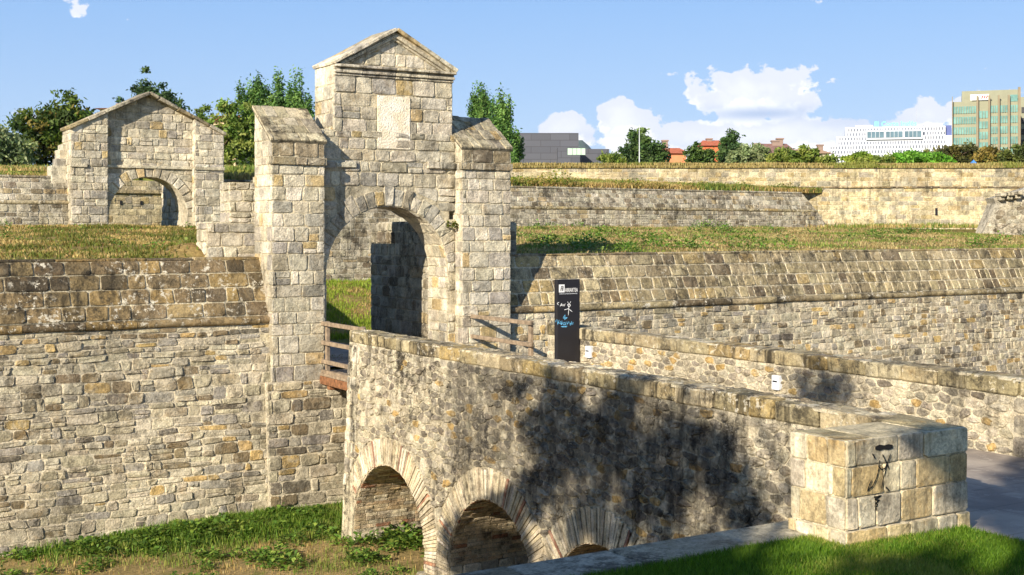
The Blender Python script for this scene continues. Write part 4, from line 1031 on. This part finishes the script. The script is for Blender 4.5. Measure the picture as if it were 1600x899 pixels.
# ravelin grass
def clumpy(n, x0, x1, y0, y1, s=.8, k0=.5, o=2.0):
    x = NP.uniform(x0, x1, n); y = NP.uniform(y0, y1, n); k = NP.uniform(0, 1, n) < np.clip(k0 + 1.4 * vnoise(x, y, s, o), .12, 1); return x[k], y[k]
def notrench(x, y): r = x / y; k = ~((r > .325) & (r < .605) & (y > 28.5)); return x[k], y[k]
x, y = notrench(*clumpy(120000, -6, 17, 26.05, 44.8)); k = ~((x > 8.44) & (y < 26.96)); x, y = x[k], y[k]
grass('bank_grass', x, y, z_rav, .07, .032, [(104, 112, 46), (122, 122, 56), (88, 96, 40), (108, 92, 48)], DRY, -.12, gs=.6, lean=1.1)
x, y = notrench(*clumpy(110000, 15.5, 47, 26.4, 44.8, k0=.36)); grass('bank_grass', x, y, z_rav, .075, .034, GR_M, [(170, 150, 102), (150, 130, 88), (182, 166, 116), (138, 116, 76)], .16, gs=.5, lean=1.0)
x, y = clumpy(22000, 44, 66, 38, 54); grass('bank_grass', x, y, lambda a, b: .13, .16, .05, GR_M, DRY, -.1, gs=.3)
# inside the trench (seen through the arch)
x, y = clumpy(30000, 14, 24, 33, 44.7, k0=.8); k = (x / y > .37) & (x / y < .6); x, y = x[k], y[k]; grass('slope_grass', x, y, z_rav, .09, .025, [(120, 140, 40), (140, 156, 56), (104, 124, 34)], DRY, -.3)
# strips along the wall tops
x = NP.uniform(15, 43.5, 16000); y = 46.05 + np.abs(NP.normal(0, .5, 16000)); grass('wall_top_grass', x, y, z_high, .26, .05, GR_M, DRY, .05, gs=.25)
x = NP.uniform(-8, 10, 8000); y = 46.05 + np.abs(NP.normal(0, 1.2, 8000)); grass('wall_top_grass', x, y, z_high, .10, .04, GR_M, DRY, -.1, gs=.5)
px_ = NP.uniform(640, 1283, 26000); q = NP.uniform(0, 1, 26000); xy = np.array([w2(a, b) for a, b in zip(px_, q)]); grass('terrace_grass', xy[:, 0], xy[:, 1], z_high, .2, .06, GR_M, DRY, .0, gs=.25)
px_ = NP.uniform(-60, 640, 22000); q = NP.uniform(0, 1, 22000) ** 1.3; xy = np.array([w2(a, b) for a, b in zip(px_, q)]); grass('terrace_grass', xy[:, 0], xy[:, 1], z_high, .14, .06, GR_M, DRY, .0, gs=.25)
px_ = NP.uniform(560, 1750, 46000); Yd = NP.uniform(63.6, 65.8, 46000); xy = np.array([w3(a, b) for a, b in zip(px_, Yd)]); grass('crest_grass', xy[:, 0], xy[:, 1], z_plat, .15, .06, [(140, 138, 70), (120, 126, 56)], [(178, 160, 104), (160, 142, 92), (146, 130, 80)], .15, gs=.2)
pts = []
for i in range(230):
    a = rr.uniform(16, 47); b = rr.uniform(27, 44.5)
    if hn(a, b, .25, 3) > .02 and not .36 < a / b < .61: pts.append((a, b, rr.uniform(.5, 1.3)))
for i in range(60):
    a = rr.uniform(-5, 13); b = rr.uniform(27, 44)
    if not .36 < a / b < .61: pts.append((a, b, rr.uniform(.4, .8)))
for i in range(30): pts.append((rr.uniform(18.5, 24), rr.uniform(26.5, 30), rr.uniform(.6, 1.2)))
V, Q, C = weeds(pts, z_rav, .42, 60, [(96, 134, 48), (120, 150, 60), (80, 118, 40), (140, 156, 80)], .8); o = np_mesh('bank_weeds', V, Q, C, M['leaf']); o['kind'] = 'stuff'
pts = [(rr.uniform(28, 45), 46.2 + abs(rr.gauss(0, .3)), rr.uniform(.6, 1.2)) for i in range(60)] + [(rr.uniform(27.5, 31), 46.3, rr.uniform(1, 1.9)) for i in range(10)]
V, Q, C = weeds(pts, z_high, .5, 60, [(150, 150, 66), (120, 140, 56), (178, 160, 80), (100, 126, 44)], 1.0); o = np_mesh('wall_top_weeds', V, Q, C, M['leaf']); o['kind'] = 'stuff'
# fern in the narrow slot right of the arch
sh = thing('wall_plant', (13.9, 25.3, .1), 'small green plant growing below the narrow slot right of the arch', 'plant')
V, Q, C = weeds([(13.88, 25.3, .55)], lambda a, b: .05, .25, 260, [(96, 104, 36), (120, 120, 44), (70, 84, 30)], 1.2); np_mesh('foliage', V, Q, C, M['leaf'], sh)

# ------------------------------------------------------------------ trees
def tree(base, crown, nleaf, ls, stops, label, name='broadleaf_tree', cat='tree', trunk=None, upright=False, group=None, limbs=True, clump=.5, per=70):
    """crown: list of (dx, dy, dz, rx, ry, rz) blobs above the base, in metres"""
    base = Vector(base); root = thing(name, base, label, cat, group); vol = [c[3] * c[4] * c[5] for c in crown]; tv = sum(v ** .75 for v in vol); Vs = []; Cs = []; cent = []
    for cb, vv in zip(crown, vol):
        nc = max(5, int(nleaf / per * vv ** .75 / tv))
        for i in range(nc):
            d = NP.normal(0, 1, 3); d /= np.linalg.norm(d); q = NP.uniform(.0, 1) ** .38; q = min(1.0, q * NP.uniform(.85, 1.12))
            c = np.array([cb[0] + d[0] * cb[3] * q, cb[1] + d[1] * cb[4] * q, cb[2] + d[2] * cb[5] * q]); cent.append(c)
            m = per; s = clump * NP.uniform(.6, 1.3); off = NP.normal(0, 1, (m, 3)) * np.array([s * .45, s * .45, s * (1.4 if upright else .32)])
            P0 = c + off + np.array(base); nrm = NP.normal(0, 1, (m, 3)) + np.array([0, 0, .5]); nrm /= np.linalg.norm(nrm, axis=1)[:, None]
            t1 = np.cross(nrm, NP.normal(0, 1, (m, 3))); t1 /= np.linalg.norm(t1, axis=1)[:, None] + 1e-9; t2 = np.cross(nrm, t1); L = (ls * NP.uniform(.6, 1.3, m))[:, None]
            V = np.stack([P0 - t1 * L, P0 + t2 * L * .45, P0 + t1 * L, P0 - t2 * L * .45], 1)
            Vs.append(V.reshape(-1, 3)); cc = colmix(stops, 1, None, .18)[0] * NP.uniform(.85, 1.15, (m, 1)); Cs.append(np.repeat(cc, 4, 0))
    V = np.concatenate(Vs); C = np.concatenate(Cs); np_mesh('crown', V, np.arange(len(V)).reshape(-1, 4), C, M['leaf'], root)
    top = max(c[2] + c[5] * .6 for c in crown); tr_ = trunk or max(.08, top * .022); mb = MB()
    p0 = Vector(base); p1 = base + Vector((.1, .05, top * .35)); p2 = base + Vector((crown[0][0] * .6, crown[0][1] * .6, top * .8))
    tube(mb, [p0 - Vector((0, 0, .2)), p0 + Vector((.02, 0, top * .12)), p1, p2], [tr_ * 1.3, tr_, tr_ * .8, tr_ * .25], (.3, .25, .2, 1), 7)
    if limbs:
        for c in cent[:: max(1, len(cent) // 10)]:
            e = base + Vector(c); s_ = p0 + (p2 - p0) * random.Random(int(abs(c[0]) * 99)).uniform(.25, .75); mid = (s_ + e) / 2 + Vector((0, 0, .06 * top))
            tube(mb, [s_, mid, e], [tr_ * .45, tr_ * .3, tr_ * .1], (.3, .25, .2, 1), 5)
    build('trunk', mb, M['bark'], root); return root
def mpx(n, Y): return n / F * Y
DK = [(66, 86, 34), (84, 104, 40), (54, 72, 30), (108, 120, 48), (122, 114, 54)]; OLV = [(92, 112, 44), (112, 128, 52), (76, 96, 38), (134, 142, 66)]
POP = [(76, 110, 52), (94, 128, 60), (60, 92, 44), (112, 144, 72)]; YG = [(116, 138, 44), (136, 152, 56), (96, 120, 40)]; BRT = [(90, 140, 38), (108, 156, 48), (76, 120, 34)]
SIL = [(120, 132, 92), (140, 150, 108), (98, 114, 74)]; BRN = [(104, 92, 40), (126, 108, 48), (82, 82, 34), (140, 124, 60)]
def bush(px0, px1, ytop, ybase, Y, n, stops, label, name='bush', cat='bush', group=None, ls=.17, seed=0, z=4.0, clump=.5, lump=5, trunk=None, fall=.42):
    R = random.Random(seed + px0); cx = (px0 + px1) / 2; b = P(cx, Y, z); half = mpx(px1 - px0, Y) / 2; zt = (mpx(YH - ytop, Y) - z) * 1.10; zb = max(0.0, mpx(YH - ybase, Y) - z) * .5; cr = []
    for i in range(lump):
        q = (i + .5) / lump * 2 - 1; q += R.uniform(-.12, .12); hh = zt * (1 - fall * q * q) * R.uniform(.86, 1.0); rz = hh * .5
        d = q * half * .72; cr.append((CA * d + R.uniform(-.4, .4), -SA * d + R.uniform(-.5, .5), max(rz * .9, hh - rz), half / lump * 1.7 + .1, half / lump * 1.7 + .1, rz))
    return tree(b, cr, n, ls, stops, label, name, cat, trunk, group=group, clump=clump)
# left skyline
bush(18, 165, 152, 268, 76, 11500, DK, 'big dark broadleaf tree behind the gabled small gateway, at the left', 'broadleaf_tree', 'tree', ls=.17, z=3.4, clump=.62, lump=6, fall=.25)
bush(-60, 52, 190, 268, 72, 7000, SIL, 'pale silvery green tree at the far left edge', 'willow_tree', 'tree', ls=.14, z=3.4, clump=.6)
bush(172, 296, 116, 262, 110, 14000, [(60, 84, 50), (78, 100, 58), (48, 70, 40)], 'dark green tree showing just above the apex of the small gable', 'broadleaf_tree', 'tree', ls=.2, z=4, clump=.6, lump=5, fall=.12)
bush(280, 408, 160, 264, 84, 12500, [(90, 112, 44), (110, 130, 54), (76, 98, 38), (130, 140, 68)], 'bright green leafy tree between the small gateway and the tall one', 'broadleaf_tree', 'tree', ls=.16, z=4, clump=.5, fall=.1)
bush(262, 350, 166, 215, 115, 5000, [(120, 138, 60), (140, 150, 76), (100, 118, 50)], 'pale green treetop right of the small gable apex', 'broadleaf_tree', 'tree', ls=.2, z=4, clump=.55, lump=4)
def poplar(px, ytop, wpx, Y, n, label, group='poplars', z=4.0, fat=1.15):
    rnd = random.Random(px); b = P(px, Y, z); H = mpx(YH - ytop, Y) - z; rw = mpx(wpx, Y) / 2 * fat; H *= 1.03; cr = []
    cr.append((0, 0, H * .42, rw * .8, rw * .8, H * .40))
    for i in range(7): 
        d = (i / 3 - 1) * .85 * rw; h_ = H * rnd.uniform(.74, .97); cr.append((CA * d, -SA * d + rnd.uniform(-.2, .2), h_ - H * .24, rw * .26, rw * .26, H * .24))
    cr.append((0, 0, H * .84, rw * .22, rw * .22, H * .15))
    return tree(b, cr, int(n * 1.3), .115, POP, label, 'poplar_tree', 'tree', group=group, upright=True, limbs=False, clump=.26, per=45)
poplar(398, 116, 42, 88, 7500, 'upright poplar rising directly behind the left buttress roof, leftmost of three')
poplar(434, 108, 52, 88, 9500, 'tallest upright poplar behind the left buttress roof, middle of three')
poplar(471, 122, 34, 86, 6000, 'upright poplar touching the tall gateway block on its left side')
poplar(752, 129, 38, 88, 7500, 'upright poplar just right of the tall gateway block, the taller of the pair', fat=.85)
poplar(784, 141, 36, 86, 6500, 'upright poplar behind the right end of the right buttress roof', fat=.8)
poplar(806, 212, 13, 90, 1500, 'very slender young poplar in front of the dark grey building')
# right skyline
bush(960, 1045, 207, 258, 92, 11000, [(62, 86, 44), (78, 102, 52), (50, 72, 38), (94, 116, 62)], 'round dense dark tree beside the thin white mast', 'broadleaf_tree', 'tree', ls=.15, lump=5, z=4.3, clump=.42)
bush(1066, 1122, 218, 258, 95, 6000, [(70, 94, 44), (88, 110, 50), (58, 80, 38)], 'feathery dark tree between two orange roofed houses', 'broadleaf_tree', 'tree', ls=.15, lump=5, z=4.3, clump=.4)
bush(1120, 1170, 201, 258, 98, 7000, [(62, 88, 48), (78, 104, 56), (50, 74, 40)], 'tallest dark tree right of the orange roofs', 'broadleaf_tree', 'tree', ls=.15, lump=4, z=4.3, clump=.4)
bush(1136, 1210, 225, 258, 88, 8000, [(124, 138, 94), (140, 150, 108), (104, 120, 76)], 'round silvery grey green bush in front of the brown roofed house', lump=5, ls=.13, z=4.3, clump=.35)
bush(1206, 1296, 231, 259, 86, 8000, OLV, 'olive green bush left of the white slotted building', lump=5, ls=.13, z=4.3, clump=.35)
bush(1312, 1362, 238, 259, 84, 3500, YG, 'small yellow green bush low in front of the white slotted building', lump=4, ls=.12, z=4.3, clump=.3)
bush(1392, 1492, 232, 256, 92, 5000, [(134, 146, 84), (116, 126, 66), (150, 150, 96)], 'tall pale olive shrubs behind the bright green bush', lump=6, ls=.14, z=4.3, clump=.4)
bush(1380, 1498, 238, 258, 84, 10000, BRT, 'bright vivid green wide bush on the rampart crest', lump=7, ls=.12, z=4.3, clump=.3)
bush(1470, 1530, 224, 257, 90, 6000, [(70, 72, 36), (92, 88, 42), (56, 62, 30)], 'dark brownish bush at the foot of the beige tower', lump=4, ls=.14, z=4.3, clump=.38)
bush(1512, 1568, 229, 257, 88, 5500, BRN, 'yellow brown bush in front of the beige tower', lump=5, ls=.14, z=4.3, clump=.38)
bush(1556, 1640, 226, 257, 87, 7500, [(74, 84, 38), (92, 100, 46), (60, 70, 32)], 'dark green bush at the right edge of the skyline', lump=5, ls=.14, z=4.3, clump=.4)
bush(1340, 1400, 243, 258, 83.5, 2500, OLV, 'low olive shrub just left of the bright green bush', lump=4, ls=.11, z=4.3, clump=.28)
bush(925, 975, 240, 262, 86, 2500, OLV, 'low olive shrub at the right foot of the dark grey building', lump=4, ls=.12, z=4.2, clump=.3)
# trees on the near bank, left of the photographer: they throw the dappled shade on bridge, coping and lawn
def shade_tree(targets, label, n, dist=24.0, seed=1):
    cs = [(Vector(t[:3]) - SUN * dist, t[3]) for t in targets]; bx = sum(c.x for c, _ in cs) / len(cs); by = sum(c.y for c, _ in cs) / len(cs)
    cr = [(c.x - bx, c.y - by, c.z + 3.05, q * 1.0, q * 1.0, q * .75) for c, q in cs]
    return tree((bx, by, -3.05), cr, n, .17, DK, label, 'broadleaf_tree', 'tree', clump=.42, per=36)
shade_tree([(10.2, 15.9, -2.7, .7), (10.2, 15.0, -3.2, .8), (10.2, 14.0, -2.6, .7), (10.2, 13.2, -3.3, .7), (10.2, 12.3, -2.7, .6), (10.2, 11.5, -3.2, .5), (10.2, 14.4, -4.2, .6),
            (10.2, 16.1, -4.0, .6), (10.2, 12.6, -4.3, .35)], 'leafy tree on the near bank whose shade falls on the side of the bridge', 3300)
shade_tree([(10.2, 17.9, -5.3, .6), (10.2, 17.2, -4.9, .6), (10.2, 16.6, -5.5, .7), (10.2, 17.3, -5.6, .6), (10.2, 14.3, -5.2, .5)], 'leafy tree on the near bank whose shade falls on the middle bridge arch', 6400, dist=19.0)
shade_tree([(7.6, 9.3, -3.0, .55), (6.7, 9.3, -3.0, .8), (5.6, 9.2, -3.0, .9), (4.4, 9.2, -3.0, .9), (6.9, 8.3, -3.0, .5), (8.6, 7.5, -3.0, .4)], 'leafy tree on the near bank shading the flat stone coping', 5200)
shade_tree([(12.2, 8.5, -3.05, .75), (13.0, 8.8, -3.05, .95), (13.9, 9.2, -3.05, 1.1), (12.8, 7.2, -3.05, 1.2), (14.6, 14.5, -2.65, .42), (14.0, 7.2, -3.05, 1.3)], 'leafy tree on the near bank shading the paved road', 11000)
# ------------------------------------------------------------------ skyline buildings
def house(px0, px1, ytop, yeave, Y, wallc, roofc, label, z=3.5, chim=(), depth=9, name='house', hip=.3):
    cx = (px0 + px1) / 2; root = thing(name, P(cx, Y, z), label, 'house'); half = mpx(px1 - px0, Y) / 2; ze = mpx(YH - yeave, Y); zt = mpx(YH - ytop, Y)
    X0 = (cx - 800) / F * Y
    def f(a, b, c): xx = X0 + a; yy = Y + b; return (CA * xx + SA * yy, -SA * xx + CA * yy, c)
    mb = MB(); box(mb, (-half, 0, z), (half, depth, ze), wallc, f=f); wl = build('wall', mb, plain_mat('render_' + name, wallc, .8, nz=.08, scale=1), root)
    mb = MB(); e = .6; V = [(-half - e, -e, ze), (half + e, -e, ze), (half + e, depth + e, ze), (-half - e, depth + e, ze), (-half * (1 - hip), depth / 2, zt), (half * (1 - hip), depth / 2, zt)]
    mb.add([f(*v) for v in V], [(0, 1, 5, 4), (1, 2, 5), (2, 3, 4, 5), (3, 0, 4), (3, 2, 1, 0)], roofc); rf = build('roof', mb, plain_mat('tiles_' + name, roofc, .85, nz=.3, scale=2.5), root)
    for (q, h_) in chim:
        mb = MB(); box(mb, (q * half - .5, depth * .4, zt - 1.2), (q * half + .5, depth * .4 + 1, zt + h_), wallc, .03, f=f); box(mb, (q * half - .65, depth * .4 - .15, zt + h_ + .004), (q * half + .65, depth * .4 + 1.15, zt + h_ + .25), wallc, f=f)
        build('chimney', mb, plain_mat('chimney_' + name, srgb(140, 120, 108), .8), rf)
    for q in (-.6, 0, .6):
        if half * 1.2 < 3: continue
        mb = MB(); box(mb, (q * half - .6, -.05, ze - 2.4), (q * half + .6, -.01, ze - .9), (.1, .1, .1, 1), f=f); build('window', mb, M['dark'], root)
    return root
ORG = srgb(176, 100, 70); BRNR = srgb(128, 98, 90)
house(1036, 1072, 229, 240, 230, srgb(210, 130, 90), ORG, 'orange tiled low house right of the round dark tree', chim=((-.6, 1.2),))
house(1098, 1136, 217, 228, 240, srgb(200, 110, 70), ORG, 'orange house with bright tiled roof between two dark trees', chim=((-.2, .1),))
house(1180, 1246, 222, 243, 220, srgb(226, 214, 186), BRNR, 'house with dusty brown tiled roof and several chimneys', chim=((-.7, -.2), (.15, .3), (.4, .7)), hip=.25)
house(1244, 1296, 231, 240, 235, srgb(236, 222, 190), srgb(170, 140, 110), 'cream house with low roof beside the white slotted building', chim=((.75, .6),))
house(326, 368, 176, 188, 150, srgb(214, 190, 150), srgb(190, 104, 74), 'house with red tiled roof half hidden in trees near the tall gateway', z=4)
house(156, 188, 163, 170, 150, srgb(222, 204, 170), srgb(176, 110, 84), 'cream house with red roof just left of the small gable apex', chim=((.2, .2),), z=4)
def fbox(root, name, px0, px1, ya, yb, Y, depth, mat, bev=0, z0=None, y0=0.0, f=None):
    pass
class Facade:
    def __init__(s, name, label, Y, pxc, pxl, cat='building'):
        s.Y = Y; s.X0 = (pxc - 800) / F * Y; s.pxc = pxc; s.th = math.atan((pxl - 800) / F); s.root = thing(name, P(pxc, Y, 4.0), label, cat)
    def f(s, a, b, c):
        ct, st = math.cos(s.th), math.sin(s.th); xx = s.X0 + a * ct + b * st; yy = s.Y - a * st + b * ct; return (CA * xx + SA * yy, -SA * xx + CA * yy, c)
    def X(s, px): t = (px - 800) / F; return (t * s.Y - s.X0) / (math.cos(s.th) + t * math.sin(s.th))
    def Z(s, py): return (YH - py) / F * s.Y
    def box(s, mb, px0, px1, ya, yb, b0, b1, col=(.5, .5, .5, 1)):   # ya = upper row, yb = lower row
        box(mb, (s.X(px0), b0, s.Z(yb)), (s.X(px1), b1, s.Z(ya)), col, f=s.f)
    def part(s, name, mat, items, parent=None):
        mb = MB(); [s.box(mb, *i) for i in items]; return build(name, mb, mat, parent or s.root)
WB = plain_mat('white_facade_panel', srgb(204, 207, 214), .5, nz=.04); SLOT = plain_mat('slot_glass', srgb(88, 96, 112), .3); GLZ = plain_mat('teal_glass', srgb(104, 146, 140), .25, nz=.3, scale=.4); GLD = plain_mat('grey_glass', srgb(92, 116, 128), .2, nz=.2, scale=.3)
BEI = plain_mat('beige_concrete', srgb(138, 138, 116), .8, nz=.06, scale=.5); BEID = plain_mat('fin_concrete', srgb(132, 120, 98), .8, nz=.08, scale=.5)
DGR = new_mat('dark_stone_cladding')
m, t, bs = DGR; co = t.node('ShaderNodeTexCoord').outputs['Object']; br = t.node('ShaderNodeTexBrick'); t.put(br.inputs['Vector'], t.scl(co, (1, 1, 1)))
rotn = t.node('ShaderNodeSeparateXYZ'); t.put(rotn.inputs[0], co); cb_ = t.node('ShaderNodeCombineXYZ'); t.put(cb_.inputs[0], t.math('SUBTRACT', t.math('MULTIPLY', rotn.outputs[0], CA), t.math('MULTIPLY', rotn.outputs[1], SA))); t.put(cb_.inputs[1], rotn.outputs[2]); t.put(br.inputs['Vector'], cb_.outputs[0])
br.inputs['Scale'].default_value = .6; br.inputs['Color1'].default_value = srgb(78, 80, 88); br.inputs['Color2'].default_value = srgb(66, 68, 76); br.inputs['Mortar'].default_value = srgb(50, 50, 56); br.inputs['Mortar Size'].default_value = .03; br.inputs['Brick Width'].default_value = 2.4; br.inputs['Row Height'].default_value = .8
t.put(bs.inputs['Base Color'], br.outputs['Color']); bs.inputs['Roughness'].default_value = .5
b1 = Facade('concert_hall', 'dark grey flat box building with one pale strip window, behind the rampart', 260, 860, 800)
b1.part('hall', DGR[0], [(690, 904, 208, 262, 0, 40)])
b1.part('lower_wing', DGR[0], [(904.1, 953, 232, 262, 2, 30), (870, 904, 233, 262, -6, -.01)])
w_ = b1.part('window', plain_mat('pale_window', srgb(176, 206, 180), .3, nz=.1), [(885, 912, 235, 245, -6.1, -6.02)])
[b1.part('mullion', M['steel'], [(885 + k * 6.6, 885.5 + k * 6.6, 235, 245, -6.2, -6.11)], w_) for k in range(1, 5)]
# white slotted building
b2 = Facade('department_store', 'stepped white building with rows of narrow slots and teal roof letters', 420, 1400, 1293)
b2.part('hall', WB, [(1293, 1478, 226, 262, 0, 40), (1307, 1478, 212, 225.95, .8, 40), (1321, 1478, 197.5, 211.95, 1.6, 40), (1478.1, 1490, 212.5, 262, 1.6, 40)])
b2.part('blue_side_wing', plain_mat('blue_grey_side', srgb(84, 96, 150), .4), [(1475.5, 1488, 196.5, 212, 3, 39)])
b2.part('penthouse', WB, [(1337, 1364, 193.5, 197.4, 4, 20), (1447, 1475, 192.5, 197.4, 6, 22), (1452, 1458, 190.5, 192.4, 8, 15)])
slots = []
for row in range(9):
    ya = 199.5 + row * 7.0; off = 0 if row % 2 else 1.6; left = 1323 if row < 2 else (1309 if row < 4 else 1295); dep = 1.6 if row < 2 else (.8 if row < 4 else 0); px = left + 1 + off
    while px < 1476:
        if not (1352 < px < 1442 and row in (1, 2)): slots.append((px, px + 1.7, ya, ya + 4.6, dep - .12, dep - .02))
        px += 4.45
for s_ in slots[:100]: b2.part('slot_window', SLOT, [s_])
o = b2.part('slot_windows', SLOT, slots[100:]); o['kind'] = 'stuff'
b2.part('window_surround', WB, [(1353, 1441.5, 203.6, 217.8, -.1, 1.5)])
for k in range(3):
    a = 1355 + k * 29.2; g_ = b2.part('ribbon_window', GLD, [(a, a + 26, 205.5, 215, -.25, -.12)]); [b2.part('mullion', WB, [(a + 6.3 * j, a + 6.3 * j + .5, 205.5, 215, -.35, -.26)], g_) for j in range(1, 4)]
for a, b, c in ((1368, 1376, 194.5), (1412, 1420, 193.8), (1436, 1443, 194.8), (1461, 1465, 190.8), (1467, 1471, 194)): b2.part('roof_plant', M['steel'], [(a, b, c, 197.4, 9, 13)])
b2.part('mast', M['steel'], [(1433.5, 1433.9, 168, 197.4, 5, 5.1)])
TEAL = plain_mat('teal_letters', srgb(120, 205, 186), .5)
cu_sz = 10 / F * 420 * 1.05
txt = textmesh('roof_letters', 'El Corte Inglés', cu_sz, b2.f(b2.X(1366), 2.0, b2.Z(196.3)), TEAL, b2.root, ext=.15, bold=.03, rotz=-math.atan2(SA, CA) - b2.th, sx=1.02)
# beige tower
b3 = Facade('office_tower', 'beige concrete office tower with teal window bands and vertical fins', 400, 1545, 1488)
b3.part('walls', BEI, [(1488, 1594, 158, 262, 0, 30), (1503, 1591, 140.5, 157.9, 2, 26)])
for (a, wd) in ((1487.5, 1.2), (1525.5, 3.2), (1544, 3.0), (1559, 3.0), (1574.5, 3.4), (1590.5, 4)):
    b3.part('fin', BEID, [(a, a + wd, 150 if a < 1590 else 138.5, 262, -1.4, -.01)])
for bay, (a, b, off) in enumerate(((1489.5, 1525, 0), (1529.5, 1543.5, 8), (1547.5, 1558.7, 0), (1562.5, 1574.2, 0), (1578.5, 1590, 0))):
    for fl_ in range(6):
        y = 165.5 + off + fl_ * 16.3
        if y > 250: continue
        g_ = b3.part('window_band', GLZ, [(a, b, y, y + 11, -.15, -.02)]); nn_ = int((b - a) / 3.7)
        [b3.part('mullion', BEI, [(a + (b - a) * j / nn_, a + (b - a) * j / nn_ + .8, y, y + 11, -.5, -.16)], g_) for j in range(1, nn_)]
b3.part('window_band', GLZ, [(1578.5, 1590, 149.5, 160.0, -.15, -.02)])
sgn_ = b3.part('roof_sign', M['white'], [(1516, 1545, 147.5, 156.5, -.6, -.3)])
mb = MB()
for k in range(3):
    x0 = b3.X(1532.5 + k * 3.6); mb.add([b3.f(x0 + q, -.62, z_) for q, z_ in ((0, b3.Z(154.5)), (.45, b3.Z(154.5)), (.85, b3.Z(149.5)), (.4, b3.Z(149.5)))], [(0, 1, 2, 3)], (1, 0, 0, 1))
build('red_strokes', mb, plain_mat('red_paint', srgb(200, 60, 60), .5), sgn_)
b3.part('roof_antenna', M['steel'], [(1528, 1528.3, 133, 140.4, 10, 10.1), (1578, 1579, 138, 140.4, 4, 4.5)])
b4 = Facade('apartment_block', 'beige block with dark window bands at the right edge behind the tower', 430, 1620, 1594)
b4.part('walls', BEI, [(1594.2, 1660, 151, 262, 0, 30)])
for k in range(5): b4.part('window_band', M['dark'], [(1596, 1660, 167 + k * 17, 176 + k * 17, -.3, -.02)])
# mast, tent
ms = thing('flag_mast', P(999, 86, 4.3), 'thin white mast standing on the rampart crest beside the round dark tree', 'mast')
mb = MB(); b = P(999, 86, 4.2); tube(mb, [b, b + Vector((0, 0, 1.5)), b + Vector((0, 0, mpx(YH - 195, 86) - 4.2))], [.04, .03, .02], (1, 1, 1, 1), 8); build('pole', mb, M['lightbox'], ms)
mb = MB(); box(mb, (b.x - .12, b.y - .12, b.z - .1), (b.x + .12, b.y + .12, b.z + .15), (1, 1, 1, 1), .02); build('base', mb, M['steel'], ms)
tp = thing('tent', P(1524, 84, 4.3), 'small blue tent like cover on the rampart crest below the beige tower', 'tent'); c0 = P(1524, 84, 4.25)
mb = MB(); w_ = .22; V = [(-w_, 0, 0), (w_, 0, 0), (w_, .8, 0), (-w_, .8, 0), (-.05, .1, .48), (.02, .7, .42)]
mb.add([(c0.x + CA * a + SA * b, c0.y - SA * a + CA * b, c0.z + c) for a, b, c in [(v[0] * 1.6, v[1], v[2]) for v in V]], [(0, 1, 4), (1, 2, 5, 4), (2, 3, 5), (3, 0, 4, 5)], (.2, .4, .8, 1)); build('cover', mb, plain_mat('blue_cloth', srgb(70, 130, 200), .6), tp)
# distant mountain
V = []; Fm = []; NX, NY = 60, 14
for i in range(NX):
    for j in range(NY):
        px = 560 + i * 10; Y = 3600 + j * 130; prof = max(0, 1 - abs(px - 905) / 210.0) ** .8 if px < 905 else max(0, 1 - (px - 905) / 100.0) ** .6
        ridge = math.exp(-((j - 7) / 3.2) ** 2); z = 4 + mpx(YH - 218, 4500) * prof * ridge * (1 + .06 * hn(px, Y * .1, .04)) + 12 * hn(px * .05, Y * .004)
        p = P(px, Y, z); V.append(tuple(p))
for i in range(NX - 1):
    for j in range(NY - 1): Fm.append((i * NY + j, (i + 1) * NY + j, (i + 1) * NY + j + 1, i * NY + j + 1))
me = bpy.data.meshes.new('hills'); me.from_pydata(V, [], Fm); me.materials.append(plain_mat('forested_hill', srgb(58, 78, 62), .9, nz=.5, scale=.01)); me.polygons.foreach_set('use_smooth', [True] * len(Fm))
o = bpy.data.objects.new('hills', me); COL.objects.link(o); o['kind'] = 'structure'
# ------------------------------------------------------------------ the air between here and the far hills
me = bpy.data.meshes.new('haze'); x0, x1, y0, y1, z0, z1 = -6100, 6100, -6100, 6100, -9.0, 420.0
me.from_pydata([(x, y, z) for z in (z0, z1) for y in (y0, y1) for x in (x0, x1)], [], [(0, 2, 3, 1), (4, 5, 7, 6), (0, 1, 5, 4), (2, 6, 7, 3), (0, 4, 6, 2), (1, 3, 7, 5)])
hm = bpy.data.materials.new('haze'); hm.use_nodes = True; ht = hm.node_tree; ht.nodes.clear()
ho = ht.nodes.new('ShaderNodeOutputMaterial'); hv = ht.nodes.new('ShaderNodeVolumePrincipled'); hv.inputs['Density'].default_value = 4e-5; hv.inputs['Color'].default_value = (.80, .88, 1.0, 1); hv.inputs['Anisotropy'].default_value = 0.0
ht.links.new(hv.outputs[0], ho.inputs['Volume']); me.materials.append(hm)
o = bpy.data.objects.new('haze', me); COL.objects.link(o); o['kind'] = 'stuff'
